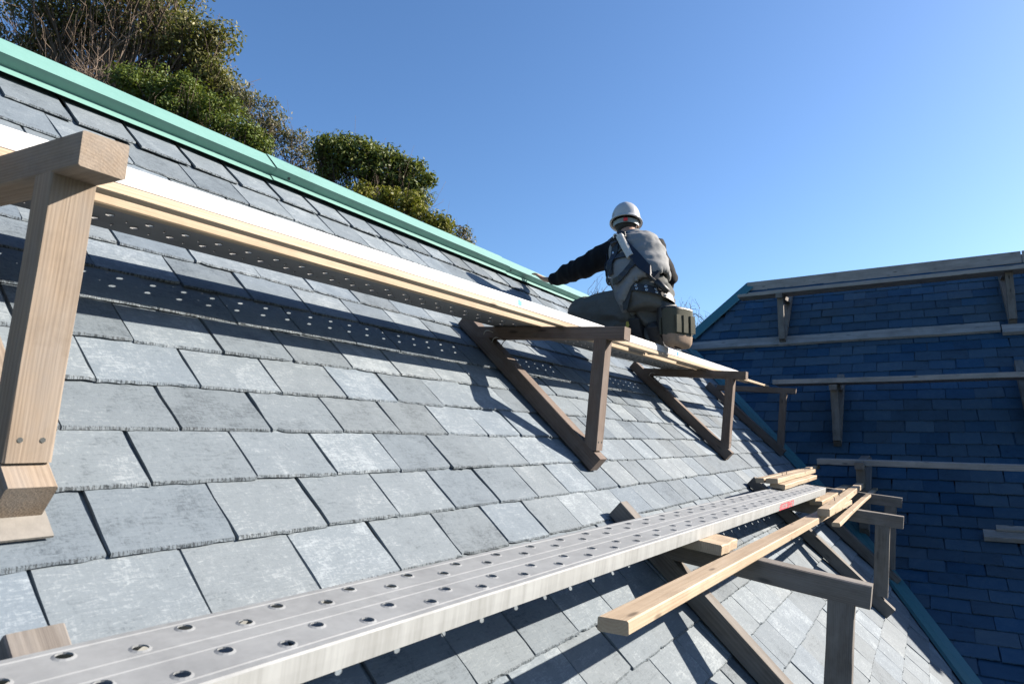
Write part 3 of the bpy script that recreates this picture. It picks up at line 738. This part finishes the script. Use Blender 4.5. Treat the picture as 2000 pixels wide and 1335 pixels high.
tree('evergreen_tree', 'round dark evergreen tree standing apart against the blue sky', (10.94, 10.96, -5.20), [((10.31, 11.31, 6.54), (0.38, 0.38, 0.38), 16), ((10.57, 10.91, 6.48), (0.43, 0.43, 0.43), 18), ((10.88, 10.47, 6.28), (0.50, 0.50, 0.50), 22), ((11.24, 9.93, 6.09), (0.43, 0.43, 0.43), 18), ((10.89, 10.77, 5.82), (0.72, 0.72, 0.72), 26), ((10.37, 11.51, 6.16), (0.42, 0.42, 0.42), 12), ((11.49, 9.65, 5.66), (0.33, 0.33, 0.33), 14), ((11.28, 10.17, 5.65), (0.48, 0.48, 0.48), 14), ((11.47, 9.42, 5.86), (0.12, 0.12, 0.12), 3)], 'leaf_dark', 105, .105, .27, limbs=8, tr=.12)
tree('leafy_shrub', 'low yellow-green shrub between the dark tree and the worker', (10.44, 8.99, -7.18), [((10.06, 9.27, 4.96), (0.24, 0.24, 0.24), 10), ((10.29, 8.97, 4.70), (0.36, 0.36, 0.36), 18), ((10.42, 8.46, 4.38), (0.25, 0.25, 0.25), 12), ((10.61, 8.20, 4.23), (0.19, 0.19, 0.19), 8), ((9.84, 9.96, 5.13), (0.20, 0.20, 0.20), 6)], 'leaf_yellow', 95, .088, .23, limbs=5, tr=.08, cat='shrub')
tree('small_tree', 'small brownish tree at the low right end of the foliage', (11.66, 8.85, -7.35), [((11.59, 8.81, 4.57), (0.28, 0.28, 0.28), 9), ((11.78, 8.55, 4.44), (0.17, 0.17, 0.17), 6), ((11.55, 9.22, 4.77), (0.23, 0.23, 0.23), 6)], 'leaf_grey', 70, .08, .2, limbs=4, tr=.07)
def bare(name, label, base, spots, pale, rad, n, depth_amp=.07, group='leafless plants on the hillside', cat='bush'):
    r = empty(name, base, label, cat, group); g = Geo(); base = np.asarray(base, float); hub = np.mean([c for c, _ in spots], 0)
    st0 = base + (hub-base)*.6
    V, Fc = tube_geo(wiggle(base, st0, 6, .04), np.linspace(rad*3, rad*2, 6), 6); g2 = Geo(); g2.add(V, Fc); g2.build('stem', pale, r, True)
    for c, s in spots:
        b0 = wiggle(st0, c, 7, .06); V, Fc = tube_geo(b0, np.linspace(rad*1.9, rad*.8, 7), 5); g.add(V, Fc)
        for _ in range(n):
            e = np.asarray(c) + rng.normal(0, 1, 3)*s; q = wiggle(b0[rng.integers(2, 7)], e, 6, depth_amp); V, Fc = tube_geo(q, np.linspace(rad*.75, rad*.28, 6), 3); g.add(V, Fc)
            for _ in range(2):
                e2 = e + rng.normal(0, 1, 3)*s*.5; V, Fc = tube_geo(wiggle(q[rng.integers(2, 6)], e2, 4, .09), np.linspace(rad*.35, rad*.18, 4), 3); g.add(V, Fc)
    g.build('twigs', pale, r)
bare('bare_bush', 'tangle of pale leafless twigs behind the ridge cap at the far left', (7.33, 16.82, -1.75), [((6.10, 17.40, 9.20), 0.403), ((6.53, 16.51, 8.51), 0.445), ((6.88, 15.82, 8.24), 0.419), ((7.25, 15.29, 8.02), 0.302), ((7.30, 15.98, 9.41), 0.484), ((7.74, 15.26, 9.42), 0.411)], 'bark_pale', .013, 13)
bare('bare_bush', 'reddish brown dry twigs low beside the bright green shrub', (7.46, 14.94, -2.56), [((6.92, 14.80, 7.53), 0.246), ((6.74, 15.22, 7.75), 0.247)], 'bark_pale', .014, 40)
bare('bare_sapling', 'thin leafless sapling at the right end of the foliage', (11.72, 8.75, -7.46), [((11.70, 8.61, 4.71), 0.161)], 'bark', .010, 9, group='leafless saplings')
bare('bare_sapling', 'leafless sapling between the ridge cap and the worker back', (13.38, 6.06, -8.41), [((13.50, 6.08, 3.30), 0.149), ((13.59, 6.00, 3.05), 0.138)], 'bark', .012, 12, group='leafless saplings')
bare('bare_sapling', 'leafless sapling in the gap between the tool bag and the shaded roof', (18.43, 5.26, -8.41), [((18.53, 5.51, 3.68), 0.160), ((18.75, 5.23, 3.44), 0.174), ((18.51, 5.63, 3.39), 0.174)], 'bark', .014, 14, group='leafless saplings')

# ------------------------------------------------------------------ the worker
def ell_tube(g, pts, ra, rb, side, n=14):
    """lofted ellipses: ra along `side`, rb across it"""
    pts = np.asarray(pts, float); V = []; m = len(pts)
    for i in range(m):
        t = norm(pts[min(i+1, m-1)] - pts[max(i-1, 0)]); s = np.asarray(side if np.ndim(side) == 1 else side[i], float); s = norm(s - t*(s @ t)); q = np.cross(t, s)
        for k in range(n):
            a = 2*math.pi*k/n; V.append(pts[i] + s*ra[i]*math.cos(a) + q*rb[i]*math.sin(a))
    Fc = [(i*n+k, i*n+(k+1) % n, (i+1)*n+(k+1) % n, (i+1)*n+k) for i in range(m-1) for k in range(n)]
    Fc += [tuple(range(n-1, -1, -1)), tuple(range((m-1)*n, m*n))]; g.add(V, Fc)
def ball(g, c, r, n=12):
    c = np.asarray(c, float); r = np.broadcast_to(np.asarray(r, float), (3,)); V = []; Fc = []
    for i in range(n+1):
        ph = math.pi*i/n
        for k in range(2*n):
            a = math.pi*k/n; V.append(c + r*np.array([math.sin(ph)*math.cos(a), math.sin(ph)*math.sin(a), math.cos(ph)]))
    m = 2*n
    for i in range(n):
        for k in range(m): Fc.append((i*m+k, (i+1)*m+k, (i+1)*m+(k+1) % m, i*m+(k+1) % m))
    g.add(V, Fc)
def fuse(g, name, mat, parent, voxel=.010, smooth=6, wrinkle=0.0, wscale=(9, 9, 9)):
    """one continuous skin over the gathered lofts"""
    o = g.build(name, mat, parent)
    me = o.data; bm = bmesh.new(); bm.from_mesh(me); bmesh.ops.recalc_face_normals(bm, faces=bm.faces); bm.to_mesh(me); bm.free()
    md = o.modifiers.new('r', 'REMESH'); md.mode = 'VOXEL'; md.voxel_size = voxel; md.use_smooth_shade = True
    sm = o.modifiers.new('s', 'SMOOTH'); sm.iterations = smooth; sm.factor = .5
    dg = bpy.context.evaluated_depsgraph_get(); dg.update()
    ne = bpy.data.meshes.new_from_object(o.evaluated_get(dg)); o.modifiers.clear(); o.data = ne; bpy.data.meshes.remove(me)
    ne.name = name
    if not ne.materials: ne.materials.append(MATS[mat])
    ne.polygons.foreach_set('use_smooth', [True]*len(ne.polygons))
    if wrinkle:
        co = np.zeros(len(ne.vertices)*3, np.float32); ne.vertices.foreach_get('co', co); co = co.reshape(-1, 3)
        nn = np.zeros_like(co).ravel(); ne.vertices.foreach_get('normal', nn); nn = nn.reshape(-1, 3)
        dsp = np.array([1-2*abs(noise.noise(Vector((p[0]*wscale[0], p[1]*wscale[1], p[2]*wscale[2])))) + .12*noise.noise(Vector((p[0]*31, p[1]*31, p[2]*31))) for p in co])
        co += nn*(dsp*wrinkle)[:, None]; ne.vertices.foreach_set('co', co.ravel()); ne.update()
    return o
def person():
    A = np.array
    pelvis, waist, chest, sh, neck, head = map(A, ((5.120, 1.882, 1.105), (5.134, 1.915, 1.264), (5.248, 2.009, 1.511), (5.313, 2.055, 1.640), (5.350, 2.108, 1.765), (5.395, 2.157, 1.900)))
    Ls, Le, Lw, Lp, Lf = map(A, ((5.368, 2.225, 1.655), (5.409, 2.579, 1.560), (5.531, 2.974, 1.510), (5.615, 3.095, 1.545), (5.672, 3.262, 1.640)))
    Rs, Re, Rw = map(A, ((5.262, 1.870, 1.590), (5.300, 1.765, 1.330), (5.560, 1.930, 1.245)))
    Lh, Lk, La = map(A, ((5.142, 1.975, 1.085), (5.333, 2.570, 1.125), (5.120, 1.965, .930)))
    Rh, Rk, Ra = map(A, ((5.122, 1.805, 1.070), (5.556, 1.985, .960), (5.095, 1.800, .850)))
    sd = norm(Ls-Rs); up = norm(neck-pelvis); fw = norm(np.cross(sd, up)); fw = fw if fw[0] > 0 else -fw
    root = empty('person', (5.12, 1.88, .72), 'worker in white helmet and grey vest crouching on the upper plank', 'person')
    # body: head, neck, arms and hands as one skin
    g = Geo(); hf = norm(fw*.8 + A([.1, .5, .05])); hs = norm(np.cross(hf, [0, 0, 1]))
    ell_tube(g, [pelvis, waist, chest, sh, sh+(neck-sh)*.6], [.16, .15, .19, .17, .08], [.11, .10, .12, .10, .07], sd)
    ell_tube(g, [sh, neck, head-A([0, 0, .03])], [.075, .068, .07], [.075, .070, .08], sd)
    ball(g, head, (.098, .092, .125)); ball(g, head + hf*.045 - A([0, 0, .06]), (.068, .068, .075)); ball(g, head + hf*.115 - A([0, 0, .025]), (.017, .017, .026), 8)
    ball(g, head + hf*.100 - A([0, 0, .075]), (.028, .028, .012), 8)
    for s_ in (-1, 1):
        ball(g, head + hs*s_*.096 - A([0, 0, .012]), (.020, .020, .036), 8); ball(g, head + hf*.088 + hs*s_*.034 + A([0, 0, .004]), (.016, .016, .010), 8)
    for a_, b_, c_, tip in ((Ls, Le, Lw, None), (Rs, Re, Rw, None)):
        ell_tube(g, [a_, (a_+b_)/2, b_, (b_+c_)/2, c_], [.062, .058, .048, .046, .034], [.062, .058, .048, .046, .030], [0, 0, 1.])
    # left hand laid on the cap: palm, four fingers, thumb
    pd = norm(Lp-Lw); fd = norm(Lf-Lp); ps = A([1., 0, 0]); ps = norm(ps - fd*(ps @ fd)); pn = np.cross(fd, ps); pn = pn if pn[2] > 0 else -pn
    ell_tube(g, [Lw, Lp-pd*.03, Lp+fd*.02, Lp+fd*.06], [.033, .046, .052, .050], [.030, .024, .021, .018], ps)
    for i, (o_, l_) in enumerate(((-.040, .105), (-.014, .122), (.013, .115), (.038, .088))):
        b0 = Lp + fd*.05 + ps*o_; ell_tube(g, [b0, b0+fd*l_*.4+pn*.012+ps*o_*.2, b0+fd*l_*.75+pn*.004+ps*o_*.35, b0+fd*l_-pn*.010+ps*o_*.4], [.0125, .012, .011, .009], [.0125, .012, .011, .009], ps, 8)
    b0 = Lp - pd*.02 - ps*.040; ell_tube(g, [b0, b0-ps*.035+fd*.03, b0-ps*.05+fd*.075], [.017, .014, .010], [.017, .014, .010], fd, 8)
    # right hand curled on the thigh
    rd = norm(A([.6, .35, -.3])); rs = norm(np.cross(rd, [0, 0, 1.])); rn = np.cross(rs, rd)
    ell_tube(g, [Rw, Rw+rd*.05, Rw+rd*.10], [.032, .048, .046], [.028, .024, .020], rs)
    for o_, l_ in ((-.036, .085), (-.012, .10), (.012, .095), (.035, .075)):
        b0 = Rw + rd*.095 + rs*o_; ell_tube(g, [b0, b0+rd*l_*.5+A([0, 0, -.012]), b0+rd*l_*.8+A([0, 0, -.05])], [.0125, .011, .009], [.0125, .011, .009], rs, 8)
    b0 = Rw + rd*.03 + rs*.04; ell_tube(g, [b0, b0+rs*.035+rd*.03, b0+rs*.04+rd*.07], [.016, .013, .010], [.016, .013, .010], rd, 8)
    fuse(g, 'body', 'skin', root, .0075, 3)
    # hair showing under the helmet
    g = Geo(); ball(g, head - hf*.012 - A([0, 0, .012]), (.104, .098, .105)); fuse(g, 'hair', 'hair', root, .012, 2, .002, (60, 60, 20))
    # dark jacket sleeves
    g = Geo()
    up1 = Ls + (Le-Ls)*.5; ell_tube(g, [sh*.45+Ls*.55, Ls, up1, Le, (Le+Lw)/2, Lw-pd*.02], [.118, .122, .108, .096, .084, .052], [.118, .116, .104, .094, .082, .050], [0, .3, 1.])
    ell_tube(g, [sh*.45+Rs*.55, Rs, (Rs+Re)/2, Re, (Re+Rw)/2, Rw], [.115, .112, .095, .082, .068, .05], [.112, .108, .092, .082, .066, .046], [0, 1, .3])
    ell_tube(g, [pelvis+(waist-pelvis)*.4, waist, chest, sh, neck-A([0, 0, .03])], [.19, .20, .22, .19, .075], [.14, .14, .155, .13, .075], sd)
    jk = fuse(g, 'jacket', 'jacket', root, .011, 3, .013, (6, 13, 8))
    g = Geo(); cd = norm(Lw-Le); V, Fc = tube_geo([Lw-cd*.05, Lw-cd*.02, Lw+cd*.008], [.050, .053, .046], 14); g.add(V, Fc); g.build('cuff', 'jacket', jk, True)
    # padded vest
    g = Geo()
    ell_tube(g, [pelvis+A([-.02, .0, .115]), waist+A([-.02, -.005, -.03]), waist+A([-.03, 0, .04]), (waist+chest)/2+A([-.03, 0, .02]), chest+A([-.025, 0, .02]), sh+A([-.02, 0, -.01]), sh+(neck-sh)*.62, neck+A([-.01, 0, .0])],
             [.258, .248, .234, .238, .242, .218, .13, .095], [.176, .174, .168, .174, .178, .160, .12, .092], sd, 20)
    vest = fuse(g, 'vest', 'vest', root, .011, 2, .024, (2.6, 2.6, 9))
    # trousers
    g = Geo()
    ell_tube(g, [waist-A([0, 0, .03]), pelvis+A([0, 0, .03]), pelvis-A([0, 0, .06])], [.20, .225, .20], [.15, .17, .15], sd)
    ell_tube(g, [Lh, Lh+(Lk-Lh)*.35, Lh+(Lk-Lh)*.7, Lk, Lk+norm(Lk-Lh)*.05-A([0, 0, .03])], [.155, .150, .128, .108, .085], [.150, .140, .120, .104, .085], [0, 0, 1.])
    ell_tube(g, [Lk-A([0, 0, .01]), Lk+(La-Lk)*.35-A([0, 0, .03]), Lk+(La-Lk)*.75-A([0, 0, .015]), La+A([0, 0, .0])], [.100, .098, .085, .066], [.095, .092, .080, .062], [0, 0, 1.])
    ell_tube(g, [Rh, Rh+(Rk-Rh)*.5, Rk], [.155, .135, .10], [.15, .125, .10], [0, 0, 1.])
    ell_tube(g, [Rk, (Rk+Ra)/2-A([0, 0, .03]), Ra], [.095, .088, .066], [.095, .086, .062], [0, 0, 1.])
    fuse(g, 'trousers', 'trousers', root, .010, 2, .022, (8, 5, 10))
    # boots: toes on the plank, soles towards the camera
    for an, col in ((La, 1), (Ra, 0)):
        zt = .742; toe = A([an[0]+.10, an[1]-.01, zt+.035]); heel = an + A([-.045, -.005, .0]); g = Geo()
        ell_tube(g, [an+A([.02, .02, .07]), an, heel*.5+toe*.5+A([-.03, 0, -.005]), toe, toe+A([.10, .02, -.004])], [.070, .068, .058, .060, .050], [.066, .066, .052, .040, .030], [0, 1., 0])
        bt = fuse(g, 'boot', 'boot', root, .009, 3)
        g = Geo(); sa = heel + A([-.035, 0, .045]); sb = A([an[0]+.02, an[1]-.01, zt+.008]); ell_tube(g, [sa, (sa+sb)/2+A([-.012, 0, 0]), sb, sb+A([.15, .01, -.002])], [.050, .055, .062, .055], [.014, .014, .014, .010], [0, 1., 0]); fuse(g, 'sole', 'boot', bt, .007, 2)
        if col:
            g = Geo(); c = an + A([-.068, .010, .03]); g.add([c, c+A([.004, .055, .01]), c+A([.0, .066, -.11]), c+A([-.01, .02, -.12]), c+A([-.004, .034, -.05])], [(0, 1, 2, 3, 4)]); g.build('yellow_trim', 'boot_trim', bt)
    # helmet: shell, brim, inner band, adjuster
    hc = head + A([0, 0, .028]) - hf*.008; g = Geo(); n = 28; rings = []
    for i in range(9):
        ph = (math.pi/2)*i/8; rr = math.sin(ph)**.85 if i else 0.0; zz = math.cos(ph)
        rings.append((rr*.128, rr*.148, zz*.142))
    rings += [(.131, .151, -.012), (.146, .168, -.024), (.146, .168, -.032), (.130, .150, -.028)]
    V = []; Fc = []
    for (a_, b_, z_) in rings:
        for k in range(n):
            t = 2*math.pi*k/n; front = max(0, math.cos(t)); zz = z_ - (.006*front if z_ < 0 else 0); bb = b_*(1+.14*front*(z_ < -.015)); rib = 1 + .012*(abs(math.sin(t)) < .2)*(z_ > 0)
            V.append(hc + hs*a_*math.sin(t)*rib + hf*bb*math.cos(t)*rib + A([0, 0, zz*(1+.012*(abs(math.sin(t)) < .25))]) + hf*zz*-.05)
    for i in range(len(rings)-1):
        for k in range(n): Fc.append((i*n+k, (i+1)*n+k, (i+1)*n+(k+1) % n, i*n+(k+1) % n))
    g.add(V, Fc); hm = g.build('helmet', 'helmet', root, True)
    g = Geo(); V = []; Fc = []; m = 16
    for k in range(m+1):
        t = math.pi*.55 + math.pi*.9*k/m
        for z_ in (-.075, -.035): V.append(hc + hs*.115*math.sin(t) + hf*.122*math.cos(t) + A([0, 0, z_]))
    for k in range(m): Fc.append((2*k, 2*k+2, 2*k+3, 2*k+1))
    g.add(V, Fc); g.build('head_band', 'helmet_band', hm, True)
    g = Geo(); c = hc - hf*.130 + A([0, 0, -.056]); V, Fc, LC = beam_geo(c-hs*.018, c+hs*.018, .014, .028); g.add(V, Fc); g.build('band_adjuster', 'red_plastic', hm)
    # harness: webbing ribbons laid on the vest
    from mathutils.bvhtree import BVHTree
    def ribbon(pts, wd, name, mat, th=.006, par=root, lift=.010):
        bv = [BVHTree.FromPolygons([x.co.copy() for x in o.data.vertices], [p.vertices[:] for p in o.data.polygons]) for o in (vest, jk)]
        P = np.asarray(pts, float); n_ = 4*(len(P)-1)+1; Q = []
        for i in range(n_):
            k = i/4; a_ = int(min(k, len(P)-2)); f_ = k-a_; p = P[a_]*(1-f_)+P[a_+1]*f_; w_ = p*K + A([0, 0, ZO]) - BASE[root]
            best = None
            for b_ in bv:
                h = b_.find_nearest(Vector(w_), .4)
                if h[0] is not None and (best is None or (A(h[0])-A(w_)) @ A(h[1]) > best[2]): best = (A(h[0]), A(h[1]), (A(h[0])-A(w_)) @ A(h[1]))
            q = (best[0] + BASE[root] - A([0, 0, ZO]))/K + best[1]*lift; Q.append((q, best[1]))
        V = []; Fc = []
        for i in range(n_):
            t = norm(Q[min(i+1, n_-1)][0]-Q[max(i-1, 0)][0]); nrm = Q[i][1]; s_ = norm(np.cross(t, nrm)); c = Q[i][0]
            V += [c+s_*wd/2, c-s_*wd/2, c-s_*wd/2+nrm*th, c+s_*wd/2+nrm*th]
        for i in range(n_-1):
            for q in range(4): Fc.append((4*i+q, 4*i+(q+1) % 4, 4*i+4+(q+1) % 4, 4*i+4+q))
        Fc += [(3, 2, 1, 0), (4*n_-4, 4*n_-3, 4*n_-2, 4*n_-1)]
        return mk(name, V, Fc, mat, par), Q
    bk = -fw
    B_ = lambda s_, t_, d_=.25: pelvis + (neck-pelvis)*t_ + sd*s_ + bk*d_
    ribbon([B_(-.03, .86), B_(.05, .62), B_(.13, .42), B_(.19, .22)], .085, 'harness_strap', 'strap', lift=.016)
    ribbon([B_(.11, .98), B_(.04, .84), B_(-.04, .74), B_(-.12, .55), B_(-.21, .36), B_(-.25, .18, .15)], .080, 'harness_strap', 'strap', lift=.018)
    ribbon([B_(-.12, .98), B_(-.05, .86)], .060, 'harness_strap', 'strap', lift=.014)
    ribbon([B_(-.13, .40), B_(-.04, .26), B_(.06, .16), B_(.16, .12)], .055, 'harness_strap', 'leather', lift=.018)
    ribbon([B_(.24, .62, .1), B_(.25, .40, .1), B_(.22, .2, .14)], .05, 'harness_strap', 'strap', lift=.012)
    ribbon([B_(0, .90), B_(-.01, .74), B_(-.02, .60)], .15, 'harness_pad', 'leather', lift=.012)
    ribbon([B_(.20, .45), B_(.02, .50), B_(-.18, .50)], .05, 'harness_strap', 'leather', lift=.013)
    # back plate, ring and shock absorber
    c = ribbon([B_(.035, .77), B_(-.055, .77)], .12, 'harness_plate', 'leather', lift=.022)[0]
    pc = B_(0, .77, .0) + bk*.235
    g = Geo(); t = np.linspace(0, 2*math.pi, 17); V, Fc = tube_geo([pc + A([0, 0, .0]) + sd*.035*math.cos(a_) + up*.045*math.sin(a_) + bk*.01*math.sin(a_) for a_ in t], .007, 6); g.add(V, Fc); g.build('ring', 'buckle', root, True)
    a0 = B_(-.05, .78, .262); a1 = B_(-.115, .47, .262); beam('shock_absorber', a0, a1, .060, .045, 'absorber', root, up=bk, ch=.010, seg=2, wob=0)
    g = Geo(); lan = [a1, a1+(a1-a0)*.12+bk*.01, B_(-.17, .30, .22), B_(-.24, .20, .18), B_(-.27, .12, .10)]; V, Fc = tube_geo(lan, .012, 8); g.add(V, Fc); g.build('lanyard', 'leather', root, True)
    g = Geo(); V, Fc = tube_geo([B_(-.245, .20, .16), B_(-.30, .10, .10)], [.030, .022], 8); g.add(V, Fc); g.build('lanyard_reel', 'leather', root, True)
    for q, r_ in (((.19, .24, .19), .020), ((-.10, .37, .215), .022), ((-.06, .68, .235), .018), ((.07, .57, .22), .018)):
        c = B_(*q); beam('buckle', c-sd*r_, c+sd*r_, .03, .02, 'buckle', root, up=bk, ch=.004, seg=1, wob=0)
    # lanyard hook hanging off the left side
    hk = B_(.30, .30, .05); g = Geo(); V, Fc = tube_geo([B_(.22, .52, .06), B_(.285, .42, .05), hk, B_(.26, .13, .06), B_(.20, .06, .10)], .020, 8); g.add(V, Fc); g.build('side_lanyard', 'leather', root, True)
    g = Geo(); V, Fc = tube_geo([hk + sd*.035*math.cos(a_)+A([0, 0, .05*math.sin(a_)]) for a_ in t], .009, 6); g.add(V, Fc); g.build('hook', 'leather', root, True)
    # wide belt with two rows of eyelets
    g = Geo(); V = []; Fc = []; n = 36; bc = pelvis + A([-.005, 0, .055]); eyes = []
    for k in range(n):
        a_ = 2*math.pi*k/n; d_ = sd*math.cos(a_)*.243 + fw*math.sin(a_)*.193
        for z_, s_ in ((-.035, 1.0), (-.037, 1.03), (.037, 1.03), (.035, 1.0)): V.append(bc + d_*s_ + up*z_)
        if math.sin(a_) < -.25 and k % 2 == 0: eyes.append((bc + d_*1.035, norm(d_)))
    for k in range(n):
        for q in range(4): Fc.append((4*k+q, 4*((k+1) % n)+q, 4*((k+1) % n)+(q+1) % 4, 4*k+(q+1) % 4))
    g.add(V, Fc); blt = g.build('tool_belt', 'leather', root)
    for c, d_ in eyes:
        for z_ in (-.015, .017):
            g = Geo(); e1 = norm(np.cross(d_, up)); V, Fc = tube_geo([c + e1*.009*math.cos(a_) + up*(z_+.009*math.sin(a_)) for a_ in np.linspace(0, 2*math.pi, 9)], .0032, 4); g.add(V, Fc); g.build('eyelet', 'buckle', blt)
    # strap loop and cloth flap under the belt
    c = bc + bk*.20 + sd*.05; g = Geo(); g.add([c+sd*.06+A([0, 0, -.03]), c-sd*.05+A([0, 0, -.03]), c-sd*.01+A([-.02, 0, -.19]), c+sd*.03+A([-.02, 0, -.20])], [(0, 1, 2, 3)]); g.build('belt_flap', 'leather', root)
    # tool bag on the right hip, a thing of its own
    bt_ = A([5.03, 1.60, 1.0]); b = empty('tool_bag', bt_ - A([0, 0, .27]), 'olive canvas tool bag with tan base hanging at the worker right hip', 'tool bag')
    rs_ = norm(A([-.45, -.9, 0])); r2 = norm(np.cross(rs_, [0, 0, 1.])); g = Geo(); V = []; Fc = []; n = 24
    lev = [(0.0, .122, .084), (-.06, .122, .082), (-.15, .118, .078), (-.20, .116, .076)]
    def ringset(lev, c):
        V = []
        for (z_, a_, b2) in lev:
            for k in range(n):
                t_ = 2*math.pi*k/n; cx, sx = math.cos(t_), math.sin(t_); V.append(c + rs_*0 + r2*a_*math.copysign(abs(cx)**.6, cx) + rs_*b2*math.copysign(abs(sx)**.6, sx) + A([0, 0, z_ + .010*cx]))
        return V, [(i*n+k, (i+1)*n+k, (i+1)*n+(k+1) % n, i*n+(k+1) % n) for i in range(len(lev)-1) for k in range(n)]
    V, Fc = ringset(lev, bt_); V = [p + A([0, 0, 0]) + (p-bt_)*.10*noise.noise(Vector(p*14)) for p in V]; g.add(V, Fc); bb_ = g.build('bag_body', 'bag_cloth', b, True)
    for o_ in (-.075, 0.0, .075):
        for sg in (-1, 1):
            cc = bt_ + r2*o_ + rs_*sg*.084 + A([0, 0, -.11]); V, Fc, LC = beam_geo(cc - A([0, 0, .075]), cc + A([0, 0, .06]), .056, .016, rs_*sg, .005, 2, .002); mk('pocket', V, Fc, 'bag_cloth', bb_, LC)
    cc = bt_ - r2*.124 + A([0, 0, -.10]); V, Fc, LC = beam_geo(cc - A([0, 0, .085]), cc + A([0, 0, .08]), .085, .018, -r2, .006, 2, .002); mk('pocket', V, Fc, 'leather', bb_, LC)
    g = Geo(); V, Fc = ringset([(-.20, .119, .079), (-.25, .114, .074), (-.282, .095, .060), (-.290, .03, .02)], bt_); g.add(V, Fc); g.build('bag_base', 'bag_tan', b, True)
    g = Geo(); V, Fc = ringset([(-.008, .122, .084), (.010, .124, .086), (.012, .116, .078), (-.03, .112, .074)], bt_); g.add(V, Fc); g.build('bag_rim', 'leather', b, True)
    p2 = bt_ - rs_*.105 + A([0, 0, .075]); g = Geo(); V, Fc = ringset([(0, .085, .045), (-.12, .090, .050), (-.24, .080, .045)], p2); g.add(V, Fc); g.build('inner_pouch', 'leather', b, True)
    g = Geo(); V, Fc = tube_geo([p2 + r2*.07 + A([0, 0, -.02]), p2 + r2*.05 - rs_*.04 + A([0, 0, .09]), p2 - r2*.05 - rs_*.04 + A([0, 0, .09]), p2 - r2*.07 + A([0, 0, -.02])], .016, 8); g.add(V, Fc); g.build('hanger_loop', 'leather', b, True)
    for o_, h_ in ((.05, .06), (0, .04), (-.05, .05)):
        g = Geo(); c = p2 + r2*o_; V, Fc = tube_geo([c - A([0, 0, .12]), c + A([0, 0, h_])], .015, 8); g.add(V, Fc); g.build('tool_handle', 'leather', b, True)
person()

# ------------------------------------------------------------------ small site details
def site_bits():
    for nm, u0 in (('a', 3.32), ('b', 6.15)):
        br = [o for o in bpy.data.objects if o.name.startswith('roof_bracket') and abs(o.location.x - (u0+.045)*K) < .01 and o.location.z > ZO-.3][0]
        for k in range(2):
            c = RA(u0+.02+.03*k, 2.02-.06*k, .10); th = np.linspace(-.4, 3.6, 12)
            pts = [c + np.array([-.06*math.cos(t), -.035*math.sin(t), .035*math.sin(t)+.02*math.cos(2*t)]) for t in th]
            V, Fc = tube_geo(pts, .0028, 5); mk('tie_wire', V, Fc, 'wire', br, smooth=True)
    bd = [o for o in bpy.data.objects if o.get('label', '').startswith(('wider top board', 'thick pale timber'))]
    for o in bd:
        co = np.array([(v.co + o.location) for v in o.data.vertices]); co[:, 2] -= ZO; co /= K; a, b = co[:8].mean(0), co[-8:].mean(0); top = co[:, 2].max()
        for k in range(2):
            t = rng.uniform(.06, .35); c = a + (b-a)*t + np.array([0, rng.uniform(-.025, .025), 0]); c[2] = top - .004
            V, Fc = tube_geo([c, c + np.array([.004, .002, .022]), c + np.array([.022, .008, .030])], .0026, 5); mk('nail', V, Fc, 'screw', o)
site_bits()
